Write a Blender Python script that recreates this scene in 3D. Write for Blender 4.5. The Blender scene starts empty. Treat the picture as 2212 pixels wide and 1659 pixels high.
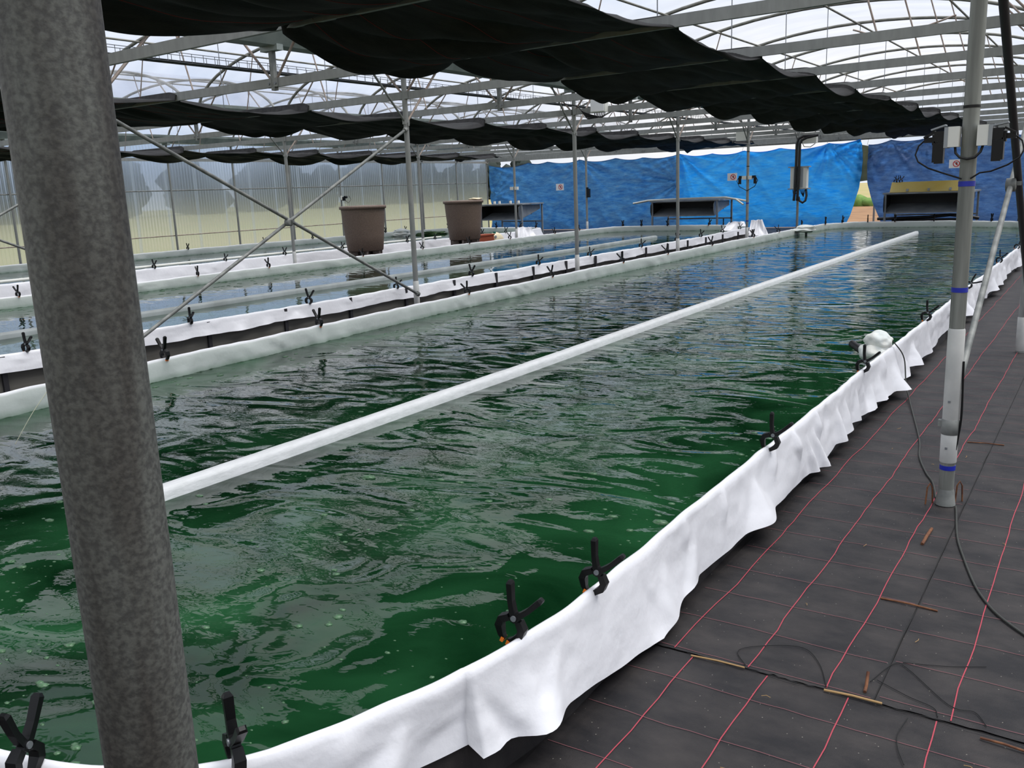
import bpy, bmesh, math, random
from mathutils import Vector, Matrix, noise

random.seed(11)
scn = bpy.context.scene
COL = scn.collection
PI = math.pi

# ------------------------------------------------------------------ helpers
def lin(c):
    c = c / 255.0
    return c / 12.92 if c <= 0.04045 else ((c + 0.055) / 1.055) ** 2.4

def rgb(r, g, b):
    return (lin(r), lin(g), lin(b), 1.0)

class MB:
    """collects shapes and links them as ONE mesh object"""
    def __init__(self):
        self.v, self.f, self.sm, self.mi = [], [], [], []
    def add(self, vs, fs, smooth=False, mi=0):
        n = len(self.v)
        self.v += [tuple(p) for p in vs]
        for f in fs:
            self.f.append(tuple(i + n for i in f)); self.sm.append(smooth); self.mi.append(mi)
        return self
    def box(self, c, s, rz=0.0, M=None, mi=0):
        hx, hy, hz = s[0] / 2, s[1] / 2, s[2] / 2
        vs = [Vector((x, y, z)) for z in (-hz, hz) for y in (-hy, hy) for x in (-hx, hx)]
        if M is not None:
            vs = [M @ v for v in vs]
        elif rz:
            R = Matrix.Rotation(rz, 3, 'Z'); vs = [R @ v for v in vs]
        c = Vector(c)
        vs = [v + c for v in vs]
        return self.add(vs, [(0, 2, 3, 1), (4, 5, 7, 6), (0, 1, 5, 4), (2, 6, 7, 3), (0, 4, 6, 2), (1, 3, 7, 5)], mi=mi)
    def bar(self, a, b, w, h, mi=0):
        """rectangular bar from a to b, w sideways, h upward"""
        a, b = Vector(a), Vector(b); d = (b - a).normalized()
        up = Vector((0, 0, 1)) if abs(d.z) < 0.95 else Vector((0, 1, 0))
        s = d.cross(up).normalized() * (w / 2); u = s.cross(d).normalized() * (h / 2)
        vs = [p + x * s + y * u for p in (a, b) for x, y in ((-1, -1), (1, -1), (1, 1), (-1, 1))]
        return self.add(vs, [(0, 1, 2, 3)[::-1], (4, 5, 6, 7), (0, 1, 5, 4), (1, 2, 6, 5), (2, 3, 7, 6), (3, 0, 4, 7)], mi=mi)
    def tube(self, pts, r, n=8, cap=True, flat=1.0, mi=0, smooth=True, upv=None):
        pts = [Vector(p) for p in pts]
        rs = r if isinstance(r, (list, tuple)) else [r] * len(pts)
        t0 = (pts[1] - pts[0]).normalized()
        ref = Vector(upv) if upv else (Vector((0, 0, 1)) if abs(t0.z) < 0.9 else Vector((1, 0, 0)))
        nv = (ref - t0 * ref.dot(t0)).normalized()
        vs = []
        for i, p in enumerate(pts):
            if i == 0: t = t0
            elif i == len(pts) - 1: t = (pts[i] - pts[i - 1]).normalized()
            else: t = (pts[i + 1] - pts[i - 1]).normalized()
            nv = (nv - t * nv.dot(t)).normalized()
            bv = t.cross(nv)
            for k in range(n):
                a = 2 * PI * (k + 0.5) / n
                vs.append(p + nv * (math.cos(a) * rs[i]) + bv * (math.sin(a) * rs[i] * flat))
        fs = []
        for i in range(len(pts) - 1):
            for k in range(n):
                k2 = (k + 1) % n
                fs.append((i * n + k, i * n + k2, (i + 1) * n + k2, (i + 1) * n + k))
        self.add(vs, fs, smooth, mi)
        if cap:
            self.add(vs[:n], [tuple(range(n))[::-1]], False, mi)
            self.add(vs[-n:], [tuple(range(n))], False, mi)
        return self
    def lathe(self, c, prof, n=32, mi=0, smooth=True, axis='Z', cap=True):
        c = Vector(c); vs = []
        for r, z in prof:
            for k in range(n):
                a = 2 * PI * k / n
                p = Vector((r * math.cos(a), r * math.sin(a), z))
                if axis == 'X': p = Vector((p.z, p.x, p.y))
                if axis == 'Y': p = Vector((p.y, p.z, p.x))
                vs.append(c + p)
        fs = [(i * n + k, i * n + (k + 1) % n, (i + 1) * n + (k + 1) % n, (i + 1) * n + k) for i in range(len(prof) - 1) for k in range(n)]
        self.add(vs, fs, smooth, mi)
        if cap:
            self.add(vs[:n], [tuple(range(n))[::-1]], False, mi); self.add(vs[-n:], [tuple(range(n))], False, mi)
        return self
    def grid(self, fn, nu, nv, mi=0, smooth=True, closed_u=False):
        vs = [fn(i / (nu if closed_u else nu - 1), j / (nv - 1)) for i in range(nu) for j in range(nv)]
        fs = []
        for i in range(nu if closed_u else nu - 1):
            i2 = (i + 1) % nu
            for j in range(nv - 1):
                fs.append((i * nv + j, i2 * nv + j, i2 * nv + j + 1, i * nv + j + 1))
        return self.add(vs, fs, smooth, mi)
    def blob(self, c, r, sub=2, amp=0.15, fr=2.0, mi=0, seed=0.0):
        bm = bmesh.new(); bmesh.ops.create_icosphere(bm, subdivisions=sub, radius=1.0)
        vs = []
        for v in bm.verts:
            d = 1 + amp * noise.noise(v.co * fr + Vector((seed, seed * 1.7, -seed)))
            vs.append(Vector((c[0] + v.co.x * r[0] * d, c[1] + v.co.y * r[1] * d, c[2] + v.co.z * r[2] * d)))
        bm.verts.index_update()
        fs = [tuple(v.index for v in f.verts) for f in bm.faces]
        bm.free()
        return self.add(vs, fs, True, mi)
    def mesh(self, name, mats):
        me = bpy.data.meshes.new(name)
        me.from_pydata(self.v, [], self.f)
        for m in (mats if isinstance(mats, (list, tuple)) else [mats]):
            me.materials.append(m)
        me.polygons.foreach_set('use_smooth', self.sm)
        me.polygons.foreach_set('material_index', self.mi)
        me.update()
        return me
    def build(self, name, mats, parent=None, origin=None):
        me = self.mesh(name, mats)
        if origin is not None:
            me.transform(Matrix.Translation(-Vector(origin)))
        o = bpy.data.objects.new(name, me); COL.objects.link(o)
        if origin is not None: o.location = origin
        if parent is not None:
            o.parent = parent
            if origin is None:
                o.location = -Vector(parent.location)      # parts are given in world coordinates
            else:
                o.location = Vector(origin) - Vector(parent.location)
        return o

def tag(o, label, cat, group=None):
    o['label'] = label; o['category'] = cat
    if group: o['group'] = group
    return o

def structure(o, label=None):
    o['kind'] = 'structure'
    if label: o['label'] = label
    return o

def thing(name, label, cat, loc=(0, 0, 0), group=None):
    o = bpy.data.objects.new(name, None); COL.objects.link(o)
    o.location = loc; o.empty_display_size = 0.2
    return tag(o, label, cat, group)

def copy_thing(o, loc, rz, label):
    c = o.copy(); COL.objects.link(c)
    c.location = loc; c.rotation_euler = (0, 0, rz); c['label'] = label
    for ch in o.children:
        d = ch.copy(); d.parent = c; COL.objects.link(d)
        for g in ch.children:
            e = g.copy(); e.parent = d; COL.objects.link(e)
    return c

ORD = ['first', 'second', 'third', 'fourth', 'fifth', 'sixth', 'seventh', 'eighth', 'ninth', 'tenth', 'eleventh', 'twelfth',
       'thirteenth', 'fourteenth', 'fifteenth', 'sixteenth', 'seventeenth', 'eighteenth', 'nineteenth', 'twentieth']

# ------------------------------------------------------------------ materials
def nodes_of(name):
    m = bpy.data.materials.new(name); m.use_nodes = True
    nt = m.node_tree; b = nt.nodes.get('Principled BSDF')
    return m, nt, b

def mat(name, col, rough=0.5, metal=0.0, spec=0.5, var=None, vscale=5.0, vdetail=4.0, bump=0.0, bscale=20.0, stretch=None, vpos=(0.35, 0.65)):
    m, nt, b = nodes_of(name)
    b.inputs['Base Color'].default_value = col
    b.inputs['Roughness'].default_value = rough
    b.inputs['Metallic'].default_value = metal
    b.inputs['Specular IOR Level'].default_value = spec
    tc = nt.nodes.new('ShaderNodeTexCoord'); mp = nt.nodes.new('ShaderNodeMapping')
    nt.links.new(tc.outputs['Object'], mp.inputs[0])
    if stretch: mp.inputs['Scale'].default_value = stretch
    if var is not None:
        n = nt.nodes.new('ShaderNodeTexNoise'); n.inputs['Scale'].default_value = vscale; n.inputs['Detail'].default_value = vdetail
        r = nt.nodes.new('ShaderNodeValToRGB')
        r.color_ramp.elements[0].color = col; r.color_ramp.elements[1].color = var
        r.color_ramp.elements[0].position, r.color_ramp.elements[1].position = vpos
        nt.links.new(mp.outputs[0], n.inputs['Vector']); nt.links.new(n.outputs['Fac'], r.inputs[0]); nt.links.new(r.outputs[0], b.inputs['Base Color'])
    if bump:
        n2 = nt.nodes.new('ShaderNodeTexNoise'); n2.inputs['Scale'].default_value = bscale; n2.inputs['Detail'].default_value = 5
        bp = nt.nodes.new('ShaderNodeBump'); bp.inputs['Strength'].default_value = bump; bp.inputs['Distance'].default_value = 0.02
        nt.links.new(mp.outputs[0], n2.inputs['Vector']); nt.links.new(n2.outputs['Fac'], bp.inputs['Height']); nt.links.new(bp.outputs[0], b.inputs['Normal'])
    return m

M = {}
M['galv'] = mat('galvanised_steel', rgb(136, 138, 135), 0.55, 0.25, var=rgb(148, 150, 147), vscale=14, bump=0.04, bscale=40, stretch=(1, 1, 0.3))
M['pole'] = mat('streaked_pole', rgb(104, 106, 101), 0.55, 0.2, var=rgb(138, 140, 134), vscale=24, stretch=(1, 1, 0.06))
M['galv_dark'] = mat('weathered_steel', rgb(105, 108, 106), 0.6, 0.2, var=rgb(140, 142, 138), vscale=9)
M['pipe'] = mat('arch_steel', rgb(112, 112, 104), 0.55, 0.2, var=rgb(140, 139, 130), vscale=6)
M['strut'] = mat('brownish_steel', rgb(140, 122, 110), 0.6, 0.15, var=rgb(170, 158, 148), vscale=8)
M['gutter'] = mat('gutter_steel', rgb(128, 138, 134), 0.5, 0.2, var=rgb(160, 168, 163), vscale=3)
M['wire'] = mat('steel_wire', rgb(130, 134, 138), 0.45, 0.5)
M['painted'] = mat('pale_grey_sleeve', rgb(186, 187, 184), 0.5, 0.05, var=rgb(204, 204, 200), vscale=6)
M['black'] = mat('black_plastic', rgb(11, 11, 13), 0.4, spec=0.3)
M['blackpipe'] = mat('black_rubber', rgb(22, 22, 24), 0.45)
M['orange'] = mat('orange_pad', rgb(240, 125, 35), 0.5)
M['white'] = mat('white_plastic', rgb(226, 226, 218), 0.45)
M['greybox'] = mat('grey_plastic', rgb(150, 155, 158), 0.5)
M['blue'] = mat('blue_tape', rgb(22, 40, 165), 0.4)
M['rust'] = mat('rusty_steel', rgb(88, 52, 34), 0.85, var=rgb(128, 84, 54), vscale=30)
M['straw'] = mat('dry_straw', rgb(164, 132, 88), 0.8)
M['twine'] = mat('pale_twine', rgb(190, 190, 165), 0.8)
M['thread'] = mat('black_thread', rgb(10, 10, 11), 0.7)
M['cord'] = mat('grey_black_cord', rgb(52, 54, 50), 0.6)
M['dark_board'] = mat('dark_grey_board', rgb(96, 94, 88), 0.7, var=rgb(116, 113, 106), vscale=2.5, stretch=(1, 0.15, 8))
M['stake'] = mat('dark_stake', rgb(45, 44, 48), 0.6)
M['tub'] = mat('brown_speckled_plastic', rgb(98, 82, 72), 0.6, var=rgb(122, 104, 92), vscale=60, vdetail=2)
M['block'] = mat('concrete_block', rgb(122, 110, 104), 0.85, var=rgb(145, 134, 126), vscale=25)
M['terracotta'] = mat('terracotta', rgb(150, 72, 44), 0.75)
M['jerry'] = mat('cream_plastic', rgb(228, 214, 180), 0.4)
M['teal'] = mat('teal_cap', rgb(20, 110, 100), 0.4)
M['yellow'] = mat('yellow_panel', rgb(248, 226, 140), 0.45, var=rgb(250, 234, 164), vscale=2)
def translucent_mix(m, f):
    nt = m.node_tree; b = nt.nodes['Principled BSDF']; out = nt.nodes['Material Output']
    tr = nt.nodes.new('ShaderNodeBsdfTranslucent'); ms = nt.nodes.new('ShaderNodeMixShader'); ms.inputs[0].default_value = f
    l = b.inputs['Base Color'].links
    if l: nt.links.new(l[0].from_socket, tr.inputs['Color'])
    nt.links.new(b.outputs[0], ms.inputs[1]); nt.links.new(tr.outputs[0], ms.inputs[2]); nt.links.new(ms.outputs[0], out.inputs['Surface'])
translucent_mix(M['yellow'], 0.5)
M['hood'] = mat('grey_sheet_metal', rgb(122, 128, 134), 0.5, 0.1, var=rgb(145, 150, 154), vscale=3)
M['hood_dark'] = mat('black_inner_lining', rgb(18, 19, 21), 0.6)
M['algae'] = mat('green_algae', rgb(70, 100, 40), 0.7, var=rgb(30, 60, 25), vscale=14)
M['red'] = mat('red_print', rgb(205, 40, 45), 0.5)
M['signwhite'] = mat('sign_white', rgb(240, 240, 240), 0.5)
M['khaki'] = mat('olive_panel', rgb(120, 120, 82), 0.7, var=rgb(140, 138, 100), vscale=3)
M['bag'] = mat('white_sack', rgb(235, 234, 226), 0.75, var=rgb(215, 222, 220), vscale=8, bump=0.3, bscale=25)

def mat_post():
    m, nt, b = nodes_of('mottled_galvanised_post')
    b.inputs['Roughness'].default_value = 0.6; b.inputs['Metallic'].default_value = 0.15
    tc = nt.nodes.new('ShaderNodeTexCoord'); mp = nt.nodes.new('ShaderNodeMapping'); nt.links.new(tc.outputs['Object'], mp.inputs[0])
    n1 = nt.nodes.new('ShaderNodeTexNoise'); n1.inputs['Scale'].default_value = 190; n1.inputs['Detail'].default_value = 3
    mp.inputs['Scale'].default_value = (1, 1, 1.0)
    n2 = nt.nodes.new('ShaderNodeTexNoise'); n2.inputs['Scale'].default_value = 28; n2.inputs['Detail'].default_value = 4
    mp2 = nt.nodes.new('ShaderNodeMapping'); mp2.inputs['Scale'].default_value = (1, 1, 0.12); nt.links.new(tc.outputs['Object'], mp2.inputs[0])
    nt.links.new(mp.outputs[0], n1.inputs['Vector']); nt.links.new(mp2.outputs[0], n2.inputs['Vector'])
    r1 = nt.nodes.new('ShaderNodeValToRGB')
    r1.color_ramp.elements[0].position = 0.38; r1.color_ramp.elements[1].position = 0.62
    r1.color_ramp.elements[0].color = rgb(72, 73, 72); r1.color_ramp.elements[1].color = rgb(98, 100, 97)  # darker than the other posts: shade on this post is put into the colour
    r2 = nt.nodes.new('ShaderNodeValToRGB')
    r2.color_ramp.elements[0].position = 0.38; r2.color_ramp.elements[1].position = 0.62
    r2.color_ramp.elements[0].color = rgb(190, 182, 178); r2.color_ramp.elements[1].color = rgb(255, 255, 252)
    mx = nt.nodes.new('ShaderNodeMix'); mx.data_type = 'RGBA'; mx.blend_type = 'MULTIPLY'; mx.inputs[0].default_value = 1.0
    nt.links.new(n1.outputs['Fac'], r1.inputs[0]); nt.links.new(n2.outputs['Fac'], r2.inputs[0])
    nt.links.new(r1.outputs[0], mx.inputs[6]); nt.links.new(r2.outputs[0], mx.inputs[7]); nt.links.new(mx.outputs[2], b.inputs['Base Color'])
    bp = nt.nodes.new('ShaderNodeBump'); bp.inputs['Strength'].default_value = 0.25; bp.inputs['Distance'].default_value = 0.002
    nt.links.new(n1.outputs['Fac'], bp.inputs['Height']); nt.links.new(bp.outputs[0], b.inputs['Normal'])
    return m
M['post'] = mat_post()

def mat_liner():
    m, nt, b = nodes_of('white_pond_liner')
    b.inputs['Roughness'].default_value = 0.42
    b.inputs['Subsurface Weight'].default_value = 0.0
    tc = nt.nodes.new('ShaderNodeTexCoord'); sp = nt.nodes.new('ShaderNodeSeparateXYZ'); nt.links.new(tc.outputs['Object'], sp.inputs[0])
    n = nt.nodes.new('ShaderNodeTexNoise'); n.inputs['Scale'].default_value = 9; n.inputs['Detail'].default_value = 4
    nt.links.new(tc.outputs['Object'], n.inputs['Vector'])
    ma = nt.nodes.new('ShaderNodeMath'); ma.operation = 'MULTIPLY_ADD'; ma.inputs[1].default_value = 0.03
    nt.links.new(n.outputs['Fac'], ma.inputs[0]); nt.links.new(sp.outputs['Z'], ma.inputs[2])
    mr = nt.nodes.new('ShaderNodeMapRange'); mr.inputs[1].default_value = 0.235; mr.inputs[2].default_value = 0.30
    nt.links.new(ma.outputs[0], mr.inputs[0])
    r = nt.nodes.new('ShaderNodeValToRGB')
    r.color_ramp.elements[0].color = rgb(38, 62, 40); r.color_ramp.elements[1].color = rgb(206, 213, 208)
    e = r.color_ramp.elements.new(0.22); e.color = rgb(168, 184, 172)
    e = r.color_ramp.elements.new(0.12); e.color = rgb(70, 92, 70)
    # splashes only on the water side: attribute 'inside'
    at = nt.nodes.new('ShaderNodeAttribute'); at.attribute_name = 'inside'
    mx = nt.nodes.new('ShaderNodeMix'); mx.data_type = 'RGBA'
    mx.inputs[6].default_value = rgb(238, 238, 242)
    nt.links.new(at.outputs['Fac'], mx.inputs[0]); nt.links.new(mr.outputs[0], r.inputs[0]); nt.links.new(r.outputs[0], mx.inputs[7])
    nt.links.new(mx.outputs[2], b.inputs['Base Color'])
    n3 = nt.nodes.new('ShaderNodeTexNoise'); n3.inputs['Scale'].default_value = 14; n3.inputs['Detail'].default_value = 5
    nt.links.new(tc.outputs['Object'], n3.inputs['Vector'])
    bp = nt.nodes.new('ShaderNodeBump'); bp.inputs['Strength'].default_value = 0.22; bp.inputs['Distance'].default_value = 0.02
    nt.links.new(n3.outputs['Fac'], bp.inputs['Height']); nt.links.new(bp.outputs[0], b.inputs['Normal'])
    return m
M['liner'] = mat_liner()
M['float'] = mat('white_float_wrap', rgb(250, 251, 252), 0.5, var=rgb(238, 240, 240), vscale=4, bump=0.25, bscale=6, stretch=(6, 2.2, 6))

M['float_grey'] = mat('grey_float_wrap', rgb(188, 194, 194), 0.5, var=rgb(166, 172, 170), vscale=3, bump=0.25, bscale=6)
def mat_water(name, deep, pale):
    m, nt, b = nodes_of(name)
    b.inputs['Roughness'].default_value = 0.02
    b.inputs['IOR'].default_value = 1.33
    tc = nt.nodes.new('ShaderNodeTexCoord')
    n = nt.nodes.new('ShaderNodeTexNoise'); n.inputs['Scale'].default_value = 0.9; n.inputs['Detail'].default_value = 6; n.inputs['Distortion'].default_value = 1.2
    nt.links.new(tc.outputs['Object'], n.inputs['Vector'])
    r = nt.nodes.new('ShaderNodeValToRGB'); r.color_ramp.elements[0].position = 0.38; r.color_ramp.elements[1].position = 0.72
    r.color_ramp.elements[0].color = deep; r.color_ramp.elements[1].color = pale
    nt.links.new(n.outputs['Fac'], r.inputs[0]); nt.links.new(r.outputs[0], b.inputs['Base Color'])
    mp = nt.nodes.new('ShaderNodeMapping'); mp.inputs['Rotation'].default_value = (0, 0, 0.5); mp.inputs['Scale'].default_value = (1.0, 1.7, 1)
    nt.links.new(tc.outputs['Object'], mp.inputs[0])
    n1 = nt.nodes.new('ShaderNodeTexNoise'); n1.inputs['Scale'].default_value = 1.45; n1.inputs['Detail'].default_value = 1.2; n1.inputs['Distortion'].default_value = 1.3
    n2 = nt.nodes.new('ShaderNodeTexNoise'); n2.inputs['Scale'].default_value = 13; n2.inputs['Detail'].default_value = 2; n2.inputs['Distortion'].default_value = 0.5
    nt.links.new(mp.outputs[0], n1.inputs['Vector']); nt.links.new(mp.outputs[0], n2.inputs['Vector'])
    ad = nt.nodes.new('ShaderNodeMath'); ad.operation = 'MULTIPLY_ADD'; ad.inputs[1].default_value = 0.04
    nt.links.new(n2.outputs['Fac'], ad.inputs[0]); nt.links.new(n1.outputs['Fac'], ad.inputs[2])
    bp = nt.nodes.new('ShaderNodeBump'); bp.inputs['Strength'].default_value = 1.0; bp.inputs['Distance'].default_value = WATER_BUMP
    nt.links.new(ad.outputs[0], bp.inputs['Height']); nt.links.new(bp.outputs[0], b.inputs['Normal'])
    return m
WATER_BUMP = 0.024
M['water'] = mat_water('green_pond_water', rgb(8, 38, 18), rgb(34, 80, 48))
WATER_BUMP = 0.007
M['water_calm'] = mat_water('calm_green_pond_water', rgb(16, 50, 30), rgb(34, 78, 50))

def mat_mat():
    m, nt, b = nodes_of('black_woven_ground_cloth')
    b.inputs['Roughness'].default_value = 0.6; b.inputs['Specular IOR Level'].default_value = 0.35
    tc = nt.nodes.new('ShaderNodeTexCoord')
    n = nt.nodes.new('ShaderNodeTexNoise'); n.inputs['Scale'].default_value = 3.5; n.inputs['Detail'].default_value = 8; n.inputs['Roughness'].default_value = 0.65
    mp = nt.nodes.new('ShaderNodeMapping'); mp.inputs['Scale'].default_value = (1, 1.6, 1)
    nt.links.new(tc.outputs['Object'], mp.inputs[0]); nt.links.new(mp.outputs[0], n.inputs['Vector'])
    r = nt.nodes.new('ShaderNodeValToRGB'); r.color_ramp.elements[0].position = 0.36; r.color_ramp.elements[1].position = 0.7
    r.color_ramp.elements[0].color = rgb(26, 25, 28); r.color_ramp.elements[1].color = rgb(56, 52, 51)
    nt.links.new(n.outputs['Fac'], r.inputs[0])
    # pale grit specks
    v = nt.nodes.new('ShaderNodeTexVoronoi'); v.inputs['Scale'].default_value = 26; nt.links.new(tc.outputs['Object'], v.inputs['Vector'])
    lt = nt.nodes.new('ShaderNodeMath'); lt.operation = 'LESS_THAN'; lt.inputs[1].default_value = 0.055
    nt.links.new(v.outputs['Distance'], lt.inputs[0])
    mx = nt.nodes.new('ShaderNodeMix'); mx.data_type = 'RGBA'; mx.inputs[7].default_value = rgb(120, 116, 108)
    nt.links.new(lt.outputs[0], mx.inputs[0]); nt.links.new(r.outputs[0], mx.inputs[6]); nt.links.new(mx.outputs[2], b.inputs['Base Color'])
    w = nt.nodes.new('ShaderNodeTexNoise'); w.inputs['Scale'].default_value = 260; nt.links.new(tc.outputs['Object'], w.inputs['Vector'])
    bp = nt.nodes.new('ShaderNodeBump'); bp.inputs['Strength'].default_value = 0.25; bp.inputs['Distance'].default_value = 0.004
    nt.links.new(w.outputs['Fac'], bp.inputs['Height']); nt.links.new(bp.outputs[0], b.inputs['Normal'])
    return m
M['mat'] = mat_mat()
M['pink'] = mat('pink_marker_thread', rgb(168, 62, 76), 0.7)
M['pink_thin'] = mat('faded_pink_thread', rgb(124, 74, 80), 0.8)
M['cloth'] = mat('black_shade_cloth', rgb(26, 27, 28), 0.8, spec=0.25, var=rgb(42, 42, 43), vscale=4, stretch=(3, 0.6, 3), bump=0.3, bscale=60)

def mat_tarp(name, col, var, stain):
    m, nt, b = nodes_of(name)
    b.inputs['Roughness'].default_value = 0.45
    tc = nt.nodes.new('ShaderNodeTexCoord'); mp = nt.nodes.new('ShaderNodeMapping'); nt.links.new(tc.outputs['Object'], mp.inputs[0])
    mp.inputs['Rotation'].default_value = (0, 0.85, 0); mp.inputs['Scale'].default_value = (0.9, 1, 3.0)
    n = nt.nodes.new('ShaderNodeTexNoise'); n.inputs['Scale'].default_value = 2.6; n.inputs['Detail'].default_value = 9; n.inputs['Roughness'].default_value = 0.7
    nt.links.new(mp.outputs[0], n.inputs['Vector'])
    r = nt.nodes.new('ShaderNodeValToRGB'); r.color_ramp.elements[0].position = 0.33; r.color_ramp.elements[1].position = 0.68
    r.color_ramp.elements[0].color = col; r.color_ramp.elements[1].color = var
    if stain is not None:
        e = r.color_ramp.elements.new(0.62); e.color = var; r.color_ramp.elements[2].color = stain; r.color_ramp.elements[2].position = 0.75
    nt.links.new(n.outputs['Fac'], r.inputs[0]); nt.links.new(r.outputs[0], b.inputs['Base Color'])
    n3 = nt.nodes.new('ShaderNodeTexNoise'); n3.inputs['Scale'].default_value = 4.5; n3.inputs['Detail'].default_value = 7
    nt.links.new(mp.outputs[0], n3.inputs['Vector'])
    bp = nt.nodes.new('ShaderNodeBump'); bp.inputs['Strength'].default_value = 0.6; bp.inputs['Distance'].default_value = 0.05
    nt.links.new(n3.outputs['Fac'], bp.inputs['Height']); nt.links.new(bp.outputs[0], b.inputs['Normal'])
    tr = nt.nodes.new('ShaderNodeBsdfTranslucent'); nt.links.new(r.outputs[0], tr.inputs['Color']); nt.links.new(bp.outputs[0], tr.inputs['Normal'])
    ms = nt.nodes.new('ShaderNodeMixShader'); ms.inputs[0].default_value = 0.55
    out = nt.nodes['Material Output']
    nt.links.new(b.outputs[0], ms.inputs[1]); nt.links.new(tr.outputs[0], ms.inputs[2]); nt.links.new(ms.outputs[0], out.inputs['Surface'])
    return m
M['tarp_faded'] = mat_tarp('faded_blue_tarp', rgb(34, 96, 168), rgb(78, 140, 196), rgb(128, 146, 170))  # faded blue, with the shade over the left tarp also put into the colour
M['tarp_bright'] = mat_tarp('bright_blue_tarp', rgb(18, 146, 248), rgb(74, 180, 255), None)  # sun glow on the middle tarp is put into this brighter blue
M['tarp_navy'] = mat_tarp('slate_blue_tarp', rgb(48, 86, 148), rgb(84, 126, 184), rgb(114, 142, 182))

def mat_film():
    m, nt, b = nodes_of('clear_roof_film')
    nt.nodes.remove(b); out = nt.nodes['Material Output']
    tc = nt.nodes.new('ShaderNodeTexCoord'); mp = nt.nodes.new('ShaderNodeMapping'); nt.links.new(tc.outputs['Object'], mp.inputs[0])
    mp.inputs['Scale'].default_value = (0.5, 1.6, 1)
    n = nt.nodes.new('ShaderNodeTexNoise'); n.inputs['Scale'].default_value = 1.2; n.inputs['Detail'].default_value = 5
    nt.links.new(mp.outputs[0], n.inputs['Vector'])
    mr = nt.nodes.new('ShaderNodeMapRange'); mr.inputs[1].default_value = 0.35; mr.inputs[2].default_value = 0.7; mr.inputs[3].default_value = 0.08; mr.inputs[4].default_value = 0.22
    nt.links.new(n.outputs['Fac'], mr.inputs[0])
    tp = nt.nodes.new('ShaderNodeBsdfTransparent'); tp.inputs[0].default_value = (0.90, 0.91, 0.94, 1)
    tl = nt.nodes.new('ShaderNodeBsdfTranslucent'); tl.inputs[0].default_value = (0.80, 0.81, 0.85, 1)
    mx = nt.nodes.new('ShaderNodeMixShader'); nt.links.new(mr.outputs[0], mx.inputs[0]); nt.links.new(tp.outputs[0], mx.inputs[1]); nt.links.new(tl.outputs[0], mx.inputs[2])
    nt.links.new(mx.outputs[0], out.inputs['Surface'])
    return m
M['film'] = mat_film()

def mat_poly():
    m, nt, b = nodes_of('corrugated_polycarbonate')
    nt.nodes.remove(b); out = nt.nodes['Material Output']
    tc = nt.nodes.new('ShaderNodeTexCoord'); sp = nt.nodes.new('ShaderNodeSeparateXYZ'); nt.links.new(tc.outputs['Object'], sp.inputs[0])
    # sheet overlaps every 1.05 m
    mo = nt.nodes.new('ShaderNodeMath'); mo.operation = 'PINGPONG'; mo.inputs[1].default_value = 0.55; nt.links.new(sp.outputs['Y'], mo.inputs[0])
    lt = nt.nodes.new('ShaderNodeMath'); lt.operation = 'LESS_THAN'; lt.inputs[1].default_value = 0.05; nt.links.new(mo.outputs[0], lt.inputs[0])
    ma = nt.nodes.new('ShaderNodeMath'); ma.operation = 'MULTIPLY_ADD'; ma.inputs[1].default_value = 0.22; ma.inputs[2].default_value = 0.15; nt.links.new(lt.outputs[0], ma.inputs[0])
    rf = nt.nodes.new('ShaderNodeBsdfRefraction'); rf.inputs['IOR'].default_value = 1.25; rf.inputs['Roughness'].default_value = 0.34; rf.inputs['Color'].default_value = (0.74, 0.85, 1.0, 1)
    tp = nt.nodes.new('ShaderNodeBsdfTransparent'); tp.inputs[0].default_value = (0.74, 0.85, 1.0, 1)
    tl = nt.nodes.new('ShaderNodeBsdfTranslucent'); tl.inputs[0].default_value = (0.60, 0.74, 1.0, 1)
    m1 = nt.nodes.new('ShaderNodeMixShader'); m1.inputs[0].default_value = 0.22; nt.links.new(rf.outputs[0], m1.inputs[1]); nt.links.new(tp.outputs[0], m1.inputs[2])
    m2 = nt.nodes.new('ShaderNodeMixShader'); nt.links.new(ma.outputs[0], m2.inputs[0]); nt.links.new(m1.outputs[0], m2.inputs[1]); nt.links.new(tl.outputs[0], m2.inputs[2])
    gl = nt.nodes.new('ShaderNodeBsdfGlossy'); gl.inputs['Roughness'].default_value = 0.25
    m3 = nt.nodes.new('ShaderNodeMixShader'); m3.inputs[0].default_value = 0.06; nt.links.new(m2.outputs[0], m3.inputs[1]); nt.links.new(gl.outputs[0], m3.inputs[2])
    nt.links.new(m3.outputs[0], out.inputs['Surface'])
    return m
M['poly'] = mat_poly()
M['sand'] = mat('sandy_soil', rgb(150, 114, 78), 0.9, var=rgb(126, 92, 62), vscale=0.9, vdetail=8, bump=0.4, bscale=6)
M['grass'] = mat('field_grass', rgb(150, 144, 88), 0.9, var=rgb(164, 146, 104), vscale=0.12, vdetail=7)
M['leaf'] = mat('tree_foliage', rgb(16, 28, 26), 0.9, var=rgb(30, 44, 40), vscale=0.8, vdetail=6)
M['bark'] = mat('tree_bark', rgb(70, 58, 48), 0.9)
M['foam'] = mat('pale_green_foam', rgb(96, 132, 98), 0.35, var=rgb(58, 92, 60), vscale=90)

# ------------------------------------------------------------------ the plan (metres; camera stands at x = 0, y = 0)
XA, XB, XC, XW = -0.67, -8.72, -16.6, -24.5
XR = 7.3
def rowA(j): return 5.2 + 2.475 * j
def rowB(j): return 5.50 + 2.44 * j
def rowC(j): return 5.45 + 2.45 * j
ROWS = [(XR, rowA), (XA, rowA), (XB, rowB), (XC, rowC), (XW, rowC)]
J0, J1 = -3, 12
ZR, ZWATER = 0.42, 0.23
ZB = 3.2                                   # tie beam centre
ZG0, ZG1 = 3.62, 3.86                      # gutter

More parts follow.
